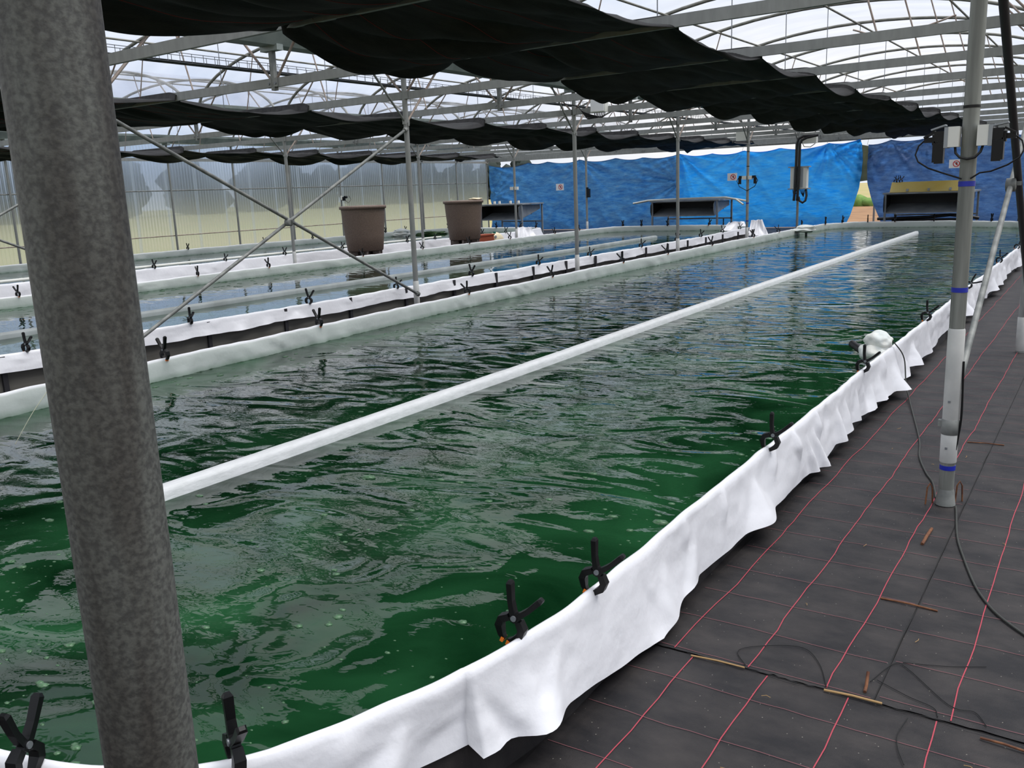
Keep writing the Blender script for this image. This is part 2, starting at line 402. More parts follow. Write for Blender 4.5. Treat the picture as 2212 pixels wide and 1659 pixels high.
# ------------------------------------------------------------------ ground
fl = MB().add([(-24.6, -9, 0), (9, -9, 0), (9, 35.0, 0), (-24.6, 35.0, 0)], [(0, 1, 2, 3)]).build('floor', M['mat'])
structure(fl, 'black woven ground cloth covering the greenhouse floor')
fl = MB().add([(-24.6, 35.0, -0.03), (60, 35.0, -0.03), (60, 62, -0.03), (-24.6, 62, -0.03)], [(0, 1, 2, 3)]).build('ground', M['sand'])
structure(fl, 'bare sandy soil outside beyond the blue tarps')
fl = MB().add([(-260, -120, -0.06), (260, -120, -0.06), (260, 300, -0.06), (-260, 300, -0.06)], [(0, 1, 2, 3)]).build('ground_field', M['grass'])
structure(fl, 'dry green field around the greenhouse')

# two ground cloth sheets with a pink grid, meeting at a seam across the walkway
def wavy(a, b, w, seed, n=40, amp=0.006, z=0.0):
    """thin ribbon from a to b"""
    a, b = Vector(a), Vector(b); d = (b - a); L = d.length; d.normalize(); s = Vector((-d.y, d.x, 0))
    vs, fs = [], []
    for i in range(n + 1):
        p = a + d * (L * i / n) + s * (amp * noise.noise(Vector((seed, L * i / n * 2.2, 0))) + amp * 0.5 * noise.noise(Vector((seed, L * i / n * 9, 3))))
        vs += [(p.x + s.x * w / 2, p.y + s.y * w / 2, z), (p.x - s.x * w / 2, p.y - s.y * w / 2, z)]
    for i in range(n):
        fs.append((2 * i, 2 * i + 1, 2 * i + 3, 2 * i + 2))
    return vs, fs

def ground_cloth(x0, x1, y0, y1, xs, ys, zt, label, ragged):
    t = thing('ground_cloth', label, 'ground cloth', ((x0 + x1) / 2, (y0 + y1) / 2, 0), 'woven ground cloth sheets')
    nx, ny = 40, 80
    def fn(u, v):
        x = x0 + (x1 - x0) * u; y = y0 + (y1 - y0) * v
        if v in (0.0, 1.0) and ragged: y += 0.012 * noise.noise(Vector((x * 30, v * 7, 1)))
        return Vector((x, y, zt + 0.0016 * noise.noise(Vector((x * 3, y * 3, 0)))))
    MB().grid(fn, nx, ny).build('sheet', M['mat'], t)
    mb = MB(); md = MB()
    for i, x in enumerate(xs):
        mb.add(*wavy((x, y0 + 0.005, 0), (x, y1 - 0.005, 0), 0.0042, 3.1 * i + zt * 900, int((y1 - y0) * 9), 0.012, zt + 0.0032))
    for i, y in enumerate(ys):
        md.add(*wavy((x0 + 0.01, y, 0), (x1 - 0.01, y, 0), 0.0026, 7.7 * i + y, 30, 0.012, zt + 0.0028))
    a = mb.build('pink_stripes', M['pink'], t); a['kind'] = 'stuff'
    a = md.build('cross_threads', M['pink_thin'], t); a['kind'] = 'stuff'
    return t
ground_cloth(-1.44, 0.9, -0.5, 2.99, [-1.22, -0.935, -0.642, -0.355, -0.07, 0.22, 0.51], [0.28 * k + 0.28 for k in range(10)], 0.0035,
             'near black ground cloth with pink stripes in the bottom right foreground, before the seam', True)
ground_cloth(-1.42, -0.565, 3.0, 29.0, [-1.305, -1.01, -0.722], [3.02 + 0.277 * k for k in range(94)], 0.0060,
             'long black ground cloth with pink stripes running beside the pond skirt past the seam', True)
ground_cloth(-0.56, 0.9, 3.0, 29.0, [-0.318, -0.03, 0.26, 0.55], [3.04 + 0.277 * k for k in range(94)], 0.0068,
             'black ground cloth at the right picture edge past the seam, beyond the posts', True)

# ------------------------------------------------------------------ ponds
import bisect
_r = random.Random(23)
PLEATS = []
_q = 0.0
while _q < 80:
    PLEATS.append((_q, _r.uniform(-0.16, 0.16), _r.uniform(0.45, 1.25) * (1 if _r.random() < 0.72 else -0.45), _r.uniform(0.08, 0.30), 1 if _r.random() < 0.6 else -1))
    _q += _r.uniform(0.10, 0.36)
PQ = [p[0] for p in PLEATS]
def resample(poly, step_fn):
    out = []
    n = len(poly)
    for i in range(n):
        a, b = Vector(poly[i]), Vector(poly[(i + 1) % n]); L = (b - a).length; d = 0.0
        while d < L - 1e-6:
            p = a + (b - a) * (d / L); out.append(p); d += step_fn(p)
    return out

def smooth_corners(poly, r, n=6):
    out = []
    m = len(poly)
    for i in range(m):
        p0, p1, p2 = Vector(poly[i - 1]), Vector(poly[i]), Vector(poly[(i + 1) % m])
        d0, d2 = (p0 - p1), (p2 - p1)
        rr = min(r, d0.length * 0.45, d2.length * 0.45)
        a, b = p1 + d0.normalized() * rr, p1 + d2.normalized() * rr
        for k in range(n + 1):
            t = k / n
            out.append((1 - t) ** 2 * a + 2 * t * (1 - t) * p1 + t * t * b)
    return out

def pond(name_label, cat, poly, skirt_fn, wall_fn, corner, water_mat, water_label, origin, wall_mat=None):
    wall_mat = wall_mat or M['dark_board']
    """poly runs counter-clockwise"""
    t = thing('raceway_pond', name_label, cat, (origin[0], origin[1], 0), 'lined raceway ponds')
    pts = smooth_corners(poly, corner)
    step = lambda p: 0.022 if math.hypot(p.x, p.y) < 7 and p.x > -3 else (0.06 if math.hypot(p.x, p.y) < 14 else 0.12)
    pts = resample(pts, step)
    n = len(pts)
    s = [0.0]
    for i in range(1, n): s.append(s[-1] + (pts[i] - pts[i - 1]).length)
    nrm = []
    for i in range(n):
        d = pts[(i + 3) % n] - pts[i - 3]; nrm.append(Vector((d.y, -d.x)).normalized())
    inner = [(-0.050, -0.06), (-0.040, 0.10), (-0.036, 0.18), (-0.032, 0.235), (-0.028, 0.29), (-0.022, 0.345), (-0.013, 0.392), (-0.003, 0.416), (0.008, 0.42), (0.02, 0.412)]
    NS = 16
    vs, ins = [], []
    wall = []
    for i in range(n):
        p, m, q = pts[i], nrm[i], s[i]
        L, amp, flare, curl = skirt_fn(p)
        hz = 0.014 * noise.noise(Vector((q * 1.3, 0.3, 0))) + 0.009 * noise.noise(Vector((q * 5, 2, 0)))
        hx = 0.014 * noise.noise(Vector((q * 1.1, 5, 0)))
        for k, (off, z) in enumerate(inner):
            w = 0.010 * noise.noise(Vector((q * 2.2 + z * 5, z * 3, 7))) + 0.016 * max(0.0, 1 - abs(noise.noise(Vector((q * 2.6 - z * 5, z * 1.5, 9)))) * 3.2) * (0.3 + abs(noise.noise(Vector((q * 0.6, 1, 77)))) * 2)
            w = -abs(w) if z > 0.1 else w
            if 0.15 < z < 0.4:
                ui = (0.41 - z) / 0.19
                for pq, pk, pa, pw, pu in PLEATS[max(0, bisect.bisect(PQ, q - 0.5)):bisect.bisect(PQ, q + 0.5)]:
                    tt = abs(q - pq - pk * 0.8 * ui) / (0.012 + pw * 0.42 * min(1, ui + 0.1))
                    if tt < 1: w -= 0.026 * abs(pa) * min(1.0, ui * 1.4) * (1 - tt) ** 1.2
            o = off + (w if k < 7 else 0) * (1.0 if z < 0.4 else 0.3) + hx
            vs.append((p.x + m.x * o, p.y + m.y * o, z + hz * (1 if k > 4 else 0))); ins.append(1.0 if k < 7 else 0.0)
        Lk = L * (1 + 0.16 * noise.noise(Vector((q * 1.0, 11, 0))) + 0.03 * noise.noise(Vector((q * 2.6, 13, 0))))
        for k in range(1, NS + 1):
            u = k / NS
            a1 = noise.noise(Vector((q * 1.1 + u * 0.3, u * 0.5, 20)))
            dd = amp * (0.9 * a1 * u ** 0.8)
            for pq, pk, pa, pw, pu in PLEATS[max(0, bisect.bisect(PQ, q - 0.9)):bisect.bisect(PQ, q + 0.9)]:
                # a cone shaped fold opening downwards (or upwards) from a pinch
                if pu > 0: uu = max(0.0, u - pu * 0.25)
                else: uu = max(0.0, 1.0 + pu * 0.4 - u) * min(1.0, u * 3)
                tt = abs(q - pq - pk * u) / (0.012 + pw * uu)
                if tt < 1.0:
                    sm = 1 - tt; dd += amp * pa * uu ** 0.75 * sm * sm * (3 - 2 * sm)
            dd += amp * 0.05 * noise.noise(Vector((q * 9, u * 5, 50)))
            o = 0.024 + flare * u + max(-0.03, dd) + hx
            vs.append((p.x + m.x * o, p.y + m.y * o, 0.405 - Lk * u + hz)); ins.append(0.0)
        wall.append((p + m * hx, m))
    NK = len(inner) + NS
    fs = []
    for i in range(n):
        i2 = (i + 1) % n
        for k in range(NK - 1):
            fs.append((i * NK + k, i2 * NK + k, i2 * NK + k + 1, i * NK + k + 1))
    mb = MB(); mb.add(vs, fs, True)
    o = mb.build('liner', M['liner'], t)
    at = o.data.attributes.new('inside', 'FLOAT', 'POINT'); at.data.foreach_set('value', ins)
    # board wall behind the skirt
    mw = MB(); vw = []
    for p, m in wall:
        for off, z in ((-0.004, 0.365), (-0.004, 0.0), (-0.03, 0.0), (-0.03, 0.365)):
            vw.append((p.x + m.x * off, p.y + m.y * off, z))
    fw = []
    for i in range(n):
        i2 = (i + 1) % n
        fw += [(i * 4, i * 4 + 1, i2 * 4 + 1, i2 * 4)]
    mw.add(vw, fw)
    mw.build('wall_panel', wall_mat, t)
    for (x, y) in wall_fn():
        MB().box((x, y, 0.2), (0.035, 0.05, 0.40)).build('stake', M['stake'], t)
    # water
    ww = MB(); ring = pts[::3]
    nr = nrm[::3]
    ww.add([(p.x - m.x * 0.026, p.y - m.y * 0.026, ZWATER) for p, m in zip(ring, nr)], [tuple(range(len(ring)))])
    w = ww.build('pond_water', water_mat)
    w['kind'] = 'stuff'; w['label'] = water_label; w['category'] = 'water'
    return t

P1 = [(-1.44, 2.15), (-1.47, 9.0), (-1.48, 18.0), (-1.55, 27.6), (-2.35, 29.1), (-4.2, 29.9), (-6.9, 29.82), (-7.55, 29.2), (-7.68, 27.0),
      (-7.66, 22.0), (-7.60, 14.0), (-7.45, 9.5), (-7.22, 6.0), (-7.10, 3.6), (-6.9, 1.6), (-6.0, 0.93), (-2.30, 0.93), (-1.75, 1.2), (-1.58, 1.6)]
P2 = [(-9.00, 2.0), (-9.0, 8.0), (-9.03, 14), (-9.12, 22), (-9.45, 27.4), (-10.6, 29.0), (-14.2, 29.0), (-14.95, 28.2), (-14.92, 20), (-14.9, 10),
      (-15.0, 2.0), (-14.2, 0.93), (-9.8, 0.93)]
P3 = [(-17.75, 2), (-17.75, 14), (-17.6, 22), (-17.2, 25.8), (-17.6, 28.4), (-18.6, 29.0), (-22.2, 29.0), (-23.3, 27.5), (-23.75, 20), (-23.7, 12),
      (-23.75, 2), (-23, 0.93), (-18.5, 0.93)]
def sk1(p):
    if p.x > -2.6 and p.y < 28:
        y = p.y
        if y < 1.6: L, fl = 0.24, 0.02
        elif y < 2.4: L, fl = 0.24 + 0.055 * (y - 1.6) / 0.8, 0.02
        elif y < 3.0: L, fl = 0.295 + 0.065 * (y - 2.4) / 0.6, 0.02 + 0.07 * (y - 2.4) / 0.6
        elif y < 3.4: L, fl = 0.36 - 0.05 * (y - 3.0) / 0.4, 0.09 - 0.07 * (y - 3.0) / 0.4
        else: L, fl = 0.31, 0.02
        return (L, 0.068, fl, 0)
    return (0.10, 0.015, 0.02, 0)
def sk2(p):
    if p.x > -9.6: return (0.165, 0.025, 0.03, 0)
    return (0.09, 0.012, 0.02, 0)
def sk3(p):
    if p.x > -18.2: return (0.385, 0.06, 0.10, 0)
    return (0.09, 0.012, 0.02, 0)
pond('white lined pond nearest the camera, its skirt hanging over the black ground cloth', 'pond', P1, sk1, lambda: [], 0.45, M['water'],
     'rippled green water of the nearest pond', (-4.5, 15), M['mat'])
pond('middle white lined pond with a grey board side behind the first pond', 'pond', P2, sk2,
     lambda: [(-8.99, 4.35 + 1.22 * k) for k in range(19)], 0.6, M['water_calm'], 'green water of the middle pond reflecting pale sky', (-12, 15))
pond('farthest white lined pond along the clear corrugated side wall', 'pond', P3, sk3, lambda: [], 0.8, M['water_calm'],
     'strip of green water in the pond by the corrugated wall', (-20.6, 15))

# bright hem bead of the far pond: rolled white pipe along its near rim
t = thing('rim_pipe', 'thin white pipe lying along the near rim of the farthest pond', 'pipe', (-17.9, 12, ZR))
MB().tube([(-17.86 + 0.01 * noise.noise(Vector((y, 0, 0))) + (0.12 * max(0, (y - 15) / 9)), y, 0.455) for y in [3 + 0.5 * k for k in range(40)]], 0.032, 10).build('pipe', M['white'], t)

# floating baffle walls down the middle
def baffle(pts, w, zt, label, group, m='float'):
    t = thing('baffle_float', label, 'divider', (pts[0][0], pts[0][1], ZWATER), group)
    mb = MB(); vs = []; fs = []
    P = []
    for i in range(len(pts) - 1):
        a, b = Vector(pts[i]), Vector(pts[i + 1]); k = max(2, int((b - a).length / 0.12))
        for j in range(k): P.append(a + (b - a) * j / k)
    P.append(Vector(pts[-1]))
    prof = [(-1, -0.10), (-1, 0.6), (-0.85, 0.9), (-0.55, 1.0), (0.6, 1.0), (0.88, 0.88), (1, 0.6), (1, -0.10)]
    n = len(prof); q = 0
    for i, p in enumerate(P):
        d = (P[min(i + 1, len(P) - 1)] - P[max(i - 1, 0)]).normalized(); s = Vector((d.y, -d.x))
        if i: q += (P[i] - P[i - 1]).length
        wob = 0.012 * noise.noise(Vector((q * 0.5, 3, zt)))
        kk = 1.0
        if i == len(P) - 1 or i == 0: kk = 0.72
        for u, h in prof:
            r = 0.004 * noise.noise(Vector((q * 5, u * 2 + h, 4)))
            x = p.x + s.x * (u * w / 2 * kk + wob + r); y = p.y + s.y * (u * w / 2 * kk + wob + r)
            vs.append((x, y, ZWATER + h * (zt - ZWATER) * kk + r))
    for i in range(len(P) - 1):
        for k in range(n - 1):
            fs.append((i * n + k, (i + 1) * n + k, (i + 1) * n + k + 1, i * n + k + 1))
    mb.add(vs, fs, True); mb.add(vs[:n], [tuple(range(n))]); mb.add(vs[-n:], [tuple(range(n))[::-1]])
    mb.build('float', M[m], t)
    return t
baffle([(-4.20, 2.3), (-4.21, 3.8), (-4.23, 6.2), (-4.28, 9.1), (-4.37, 15.9), (-4.5, 26.6)], 0.10, 0.305, 'long white floating divider down the middle of the nearest pond', 'floating dividers')
baffle([(-11.5, 4.6), (-11.52, 7.8), (-11.56, 10.3), (-11.5, 13.7), (-11.45, 20), (-11.6, 25.2)], 0.14, 0.305, 'grey white floating divider down the middle of the second pond', 'floating dividers', 'float_grey')

# foam on the near water
fo = MB()
rnd = random.Random(5)
for k in range(900):
    u = rnd.random(); y = 1.15 + 7.5 * u ** 2.2; x = -1.62 - 3.4 * rnd.random() ** (0.8 if y < 3.5 else 2.2)
    dens = noise.noise(Vector((x * 1.3, y * 1.3, 2)))
    if dens < -0.05 and rnd.random() < 0.8: continue
    if y < 1.7 and x > -1.95: continue
    if abs(x + 4.2) < 0.12: continue
    r = 0.004 + 0.019 * rnd.random() ** 3
    if rnd.random() < 0.05: r *= 1.9
    fo.blob((x, y, ZWATER), (r * (1.1 + 0.6 * rnd.random()), r, r * 0.28), 1, 0.35, 2.3, seed=k)
for k in range(420):
    x = -7.0 + 0.9 * rnd.random() ** 2; y = 3.8 + 20 * rnd.random()
    r = 0.008 + 0.022 * rnd.random() ** 2
    fo.blob((x + 0.03, y, ZWATER), (r, r * 1.6, r * 0.2), 1, 0.3, 2.3, seed=k)
for k in range(380):
    x = -14.7 + 1.3 * rnd.random() ** 2; y = 7 + 18 * rnd.random()
    r = 0.015 + 0.035 * rnd.random() ** 2
    fo.blob((x, y, ZWATER), (r, r * 1.6, r * 0.15), 1, 0.3, 2.3, seed=k)
o = fo.build('foam', M['foam']); o['kind'] = 'stuff'; o['label'] = 'scattered foam bubbles floating on the pond water'; o['category'] = 'foam'

def soft(pts, k=6):
    """smooth curve through points"""
    P = [Vector(p) for p in pts]; out = []
    for i in range(len(P) - 1):
        a, b, c, d = P[max(i - 1, 0)], P[i], P[i + 1], P[min(i + 2, len(P) - 1)]
        for j in range(k):
            t_ = j / k
            out.append(0.5 * ((2 * b) + (c - a) * t_ + (2 * a - 5 * b + 4 * c - d) * t_ ** 2 + (3 * b - a - 3 * c + d) * t_ ** 3))
    out.append(P[-1]); return out
# ------------------------------------------------------------------ posts
R0 = 0.0385
def bands(t, x, y, zs, r):
    for z0, z1, m in zs:
        MB().lathe((x, y, 0), [(r, z0), (r, z1)], 24).build('tape_band', m, t)

def post(x, y, label, group, top=ZG0 - 0.0, sleeve=None, knee=True, r=R0):
    t = thing('greenhouse_post', label, 'post', (x, y, 0), group)
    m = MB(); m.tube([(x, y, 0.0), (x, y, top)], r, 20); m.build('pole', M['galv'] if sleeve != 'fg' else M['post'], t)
    if sleeve not in (None, 'fg'):
        MB().lathe((x, y, 0), [(r + 0.001, 0.02), (r + 0.006, 0.03), (r + 0.006, sleeve), (r + 0.001, sleeve + 0.005)], 22).build('sleeve', M['painted'], t)
    if knee:
        for sg in (-1, 1):
            MB().tube([(x, y + sg * 0.03, 2.84), (x, y + sg * 0.78, 3.60)], 0.017, 8).build('knee_brace', M['galv_dark'] if sg < 0 else M['strut'], t)
        c = MB().box((x, y, 2.83), (0.05, 0.105, 0.06)); c.box((x + 0.045, y, 2.80), (0.012, 0.03, 0.05)); c.build('brace_clamp', M['galv'], t)
    return t

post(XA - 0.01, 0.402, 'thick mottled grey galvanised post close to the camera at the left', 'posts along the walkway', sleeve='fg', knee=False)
# walkway post with pale sleeve, blue tapes and sockets
PX, PY = -0.657, 5.2
t = thing('greenhouse_post', 'grey post on the black ground cloth with blue tape bands and white sockets', 'post', (PX, PY, 0), 'posts along the walkway')
MB().tube([(PX, PY, 0.02), (PX, PY, ZG0)], R0, 24).build('pole', M['pole'], t)
MB().lathe((PX, PY, 0), [(R0 + 0.001, 0.46), (R0 + 0.004, 0.465), (R0 + 0.004, 0.985), (R0, 0.995)], 24).build('sleeve', M['painted'], t)
MB().lathe((PX, PY, 0), [(R0 + 0.003, 0.255), (R0 + 0.005, 0.26), (R0 + 0.005, 0.43), (R0 + 0.003, 0.435)], 24).build('sleeve', M['painted'], t)
MB().lathe((PX, PY, 0), [(R0 + 0.002, 0.41), (R0 + 0.007, 0.415), (R0 + 0.007, 0.495), (R0 + 0.002, 0.5)], 24).box((PX - R0 - 0.012, PY, 0.47), (0.02, 0.03, 0.035)).build('collar', M['galv_dark'], t)
bands(t, PX, PY, [(1.732, 1.758, M['blue']), (1.188, 1.213, M['blue']), (0.213, 0.238, M['blue']), (2.118, 2.132, M['black'])], R0 + 0.002)
f = MB(); f.tube([(PX, PY, 0.01), (PX, PY, 0.06), (PX, PY, 0.10)], [R0 + 0.014, R0 + 0.008, R0 + 0.001], 14); f.build('foot_wrap', M['galv_dark'], t)
for zz in (0.60, 0.34):
    MB().box((PX - 0.008, PY - R0 - 0.005, zz), (0.012, 0.008, 0.012)).build('bolt', M['wire'], t)

post(-0.70, 10.2, 'second walkway post, its pale foot on the ground cloth at the right picture edge', 'posts along the walkway', sleeve=0.36, knee=True)
post(-0.70, 15.1, 'third walkway post behind the crossed braces, at the far right picture edge', 'posts along the walkway', sleeve=0.36)
for k in range(3, 6):
    post(-0.70, 5.2 + 4.95 * k, 'distant walkway post beyond the right picture edge, %s from the camera' % ORD[k + 1], 'posts along the walkway')
bpos = [(10.38, 'first'), (15.30, 'second'), (20.18, 'third'), (25.05, 'fourth'), (29.88, 'fifth')]
blabel = ['tall grey post between the first two ponds where the crossed brace ends', 'grey post beside the white junction box, between the first two ponds',
          'grey post between the first two ponds before the seam of two blue tarps', 'slim post with blue tape bands and small sockets before the bright blue tarp',
          'slim post carrying the white electrical cabinet before the bright blue tarp']
BP = []
for (y, _), lb in zip(bpos, blabel):
    BP.append(post(XB, y, lb, 'posts between the first two ponds', sleeve=0.52 if y < 26 else None))
bands(BP[3], XB, 25.05, [(1.18, 1.215, M['blue']), (0.69, 0.72, M['blue']), (2.2, 2.22, M['black']), (2.6, 2.62, M['black'])], R0 + 0.003)
post(XB, 5.5, 'post between the first two ponds, hidden behind the thick foreground post', 'posts between the first two ponds', sleeve=0.52)
for (y, lb) in [(15.25, 'post rising from the white flap behind the crossed brace'), (20.2, 'post just right of the brown tub nearest the camera'),
                (25.1, 'slim post with white sockets beside the canister and far brown tub'), (29.95, 'slim post with a small black box before the faded blue tarp')]:
    post(XC, y, lb, 'posts between the second and third pond', sleeve=0.55)
post(XC, 10.35, 'post between the far ponds hidden behind the thick foreground post', 'posts between the second and third pond')

# post feet: rusty hoops around the walkway post
for (x, y, a) in ((-0.735, 5.16, 0.5), (-0.60, 5.27, 0.9)):
    t = thing('rebar_hoop', 'rusty bent rod stuck in the ground left of the taped post' if x < -0.7 else 'rusty bent rod stuck in the ground right of the taped post', 'rod', (x, y, 0), 'rusty rods at the post foot')
    pts = [(x - 0.016, y, 0.0), (x - 0.012, y + 0.01, 0.10), (x, y + 0.015, 0.125), (x + 0.012, y + 0.02, 0.10), (x + 0.016, y + 0.03, 0.0)]
    MB().tube(pts, 0.0045, 8).build('rod', M['rust'], t)

# ------------------------------------------------------------------ crossed braces
def brace(a, b, r, label, group, m='galv_dark', clamp=None, ends=True):
    mid = (Vector(a) + Vector(b)) / 2
    t = thing('diagonal_brace', label, 'brace', mid, group)
    MB().tube([a, b], r, 12).build('tube', M[m], t)
    if clamp is not None:
        c = Vector(clamp)
        mb = MB(); mb.lathe(c, [(0.03, -0.035), (0.05, -0.03), (0.05, 0.03), (0.03, 0.035)], 14, axis='X'); mb.box(c + Vector((0.045, 0.02, 0.01)), (0.04, 0.025, 0.03))
        mb.build('cross_clamp', M['galv_dark'], t)
    if ends:
        for p in (a, b):
            p = Vector(p); q = p + (mid - p).normalized() * 0.05
            MB().tube([p, q], r * 1.7, 10).build('end_clip', M['galv_dark'], t)
    return t
xb = XB + 0.075
brace((xb, 5.56, 2.72), (xb, 10.34, 0.33), 0.021, 'grey diagonal brace falling to the foot of the tall post, before the ponds', 'crossed braces', clamp=(xb, 7.90, 1.52))
brace((xb - 0.045, 5.56, 0.33), (xb - 0.045, 10.34, 2.73), 0.021, 'grey diagonal brace rising to the top of the tall post, before the ponds', 'crossed braces')
xc = XC + 0.075
brace((xc, 5.45, 2.55), (xc, 10.3, 0.4), 0.022, 'falling brace seen left of the thick foreground post', 'crossed braces', m='galv_dark')
brace((xc - 0.045, 5.45, 0.3), (xc - 0.045, 10.3, 2.65), 0.022, 'rising brace seen left of the thick foreground post', 'crossed braces', m='galv_dark')
xa = -0.62
brace((xa, 5.26, 3.05), (xa - 0.02, 10.12, 0.42), 0.026, 'dark green grey brace falling to the right foot behind the socket post', 'crossed braces', m='stake', clamp=(xa - 0.05, 7.62, 1.70))
brace((xa - 0.05, 5.27, 0.50), (xa - 0.05, 10.12, 2.98), 0.019, 'pale brace rising rightward from the socket post', 'crossed braces', m='galv_dark')

# ------------------------------------------------------------------ roof
def arch_z(x, xl, xr):
    c, w = (xl + xr) / 2, (xr - xl) / 2 - 0.17
    q = max(0.0, 1 - ((x - c) / w) ** 2)
    return 3.76 + 1.11 * q ** 0.55
bays = [('the right walkway bay', XA, XR, rowA, rowA), ('the nearest pond', XB, XA, rowB, rowA), ('the middle pond', XC, XB, rowC, rowB), ('the farthest pond', XW, XC, rowC, rowC)]
for bi, (bn, xl, xr, fl_, fr_) in enumerate(bays):
    cx = (xl + xr) / 2
    jmin = 0 if bi == 1 else (0 if bi == 0 else -1)
    for j in range(jmin, J1 + 1):
        yl, yr = fl_(j), fr_(j)
        Yx = lambda x: yl + (yr - yl) * (x - xl) / (xr - xl)
        t = thing('roof_truss', 'arched steel truss over %s, %s from the camera' % (bn, ORD[j - jmin]), 'roof truss', (cx, Yx(cx), ZB), 'arched roof trusses')
        MB().bar((xl + 0.04, Yx(xl), ZB), (xr - 0.04, Yx(xr), ZB), 0.045, 0.105).build('tie_beam', M['galv'], t)
        N = 26
        pts = []
        for k in range(N + 1):
            x = xl + 0.17 + (xr - xl - 0.34) * (0.5 - 0.5 * math.cos(PI * k / N))
            pts.append((x, Yx(x), arch_z(x, xl, xr)))
        MB().tube(pts, 0.030, 8).build('arch_pipe', M['pipe'], t)
        for sx in (-1, 1):
            xe = xl if sx > 0 else xr
            x1 = xe + sx * 1.20
            MB().tube([(xe + sx * 0.06, Yx(xe), ZB + 0.05), (x1, Yx(x1), arch_z(x1, xl, xr))], 0.016, 6).build('strut', M['strut'], t)
            x2, x3 = xe + sx * 2.0, xe + sx * 1.55
            MB().tube([(x3, Yx(x3), ZB + 0.05), (x2, Yx(x2), arch_z(x2, xl, xr))], 0.011, 6).build('strut', M['strut'], t)
            xh = cx + sx * 0.02
        for xh in (cx,):
            MB().tube([(xh, Yx(xh), ZB), (xh, Yx(xh), arch_z(xh, xl, xr))], 0.007, 6).build('hanger', M['wire'], t)
        for xe, sx in ((xl, 1), (xr, -1)):
            MB().box((xe + sx * 0.055, Yx(xe), ZB), (0.07, 0.07, 0.10)).build('end_plate', M['galv'], t)
    # purlins
    for k, px in enumerate((cx - 2.05, cx, cx + 2.05)):
        z = arch_z(px, xl, xr) - 0.045
        t = thing('roof_purlin', 'thin purlin over %s, %s from the left' % (bn, ORD[k]), 'purlin', (px, 15, z), 'roof purlins')
        MB().tube([(px, -2, z), (px, rowA(J1) + 0.1, z)], 0.019, 8).build('tube', M['pipe'], t)
    # film between the arches, slightly slack
    ys0 = -2.0
    def film(u, v):
        x = xl + 0.17 + (xr - xl - 0.34) * (0.5 - 0.5 * math.cos(PI * u))
        y = ys0 + (fl_(J1) - ys0) * v
        return Vector((x, y, arch_z(x, xl, xr) + 0.045 + 0.012 * noise.noise(Vector((x * 0.8, y * 1.3, bi)))))
    o = MB().grid(film, 25, 100).build('ceiling', M['film']); structure(o, 'clear plastic roof film over ' + bn)

# gutters with stubs
for gi, (gx, fy, lb) in enumerate([(XR, rowA, 'outside the right picture edge'), (XA, rowA, 'above the walkway posts'), (XB, rowB, 'above the posts between the first two ponds'),
                                   (XC, rowC, 'above the posts between the far ponds'), (XW, rowC, 'above the corrugated side wall')]):
    t = thing('roof_gutter', 'long grey steel roof gutter ' + lb, 'gutter', (gx, 15, ZG0), 'roof gutters')
    w0, w1 = 0.12, 0.24
    y0, y1 = -2.0, rowA(J1)
    prof = [(-w1, ZG1), (-w1 + 0.01, ZG1 - 0.06), (-w0, ZG0), (w0, ZG0), (w1 - 0.01, ZG1 - 0.06), (w1, ZG1)]
    vs = [(gx + a, y, z) for y in (y0, y1) for a, z in prof]
    n = len(prof)
    MB().add(vs, [(i, i + 1, n + i + 1, n + i) for i in range(n - 1)]).build('channel', M['gutter'], t)
    for j in range(-1, J1 + 1):
        y = fy(j)
        MB().box((gx, y, ZG0 - 0.02), (0.30, 0.10, 0.07)).build('saddle', M['gutter'], t)
    if gx > XW + 1 and gx < XR - 1:
        for j in range(-1, J1 + 1):
            if j % 2 == 1 or fy(j) > 31.5:
                MB().box((gx, fy(j), (ZG0 + ZB - 0.09) / 2), (0.06, 0.06, ZG0 - ZB + 0.09)).build('stub', M['galv_dark'], t)
                q = MB()
                for s_ in (-1, 1):
                    q.lathe((gx + 0.0 + s_ * 0.055, fy(j) - 0.042, ZB - 0.01), [(0.016, -0.006), (0.016, 0.006)], 8, axis='Y')
                q.build('bolt', M['wire'], t)

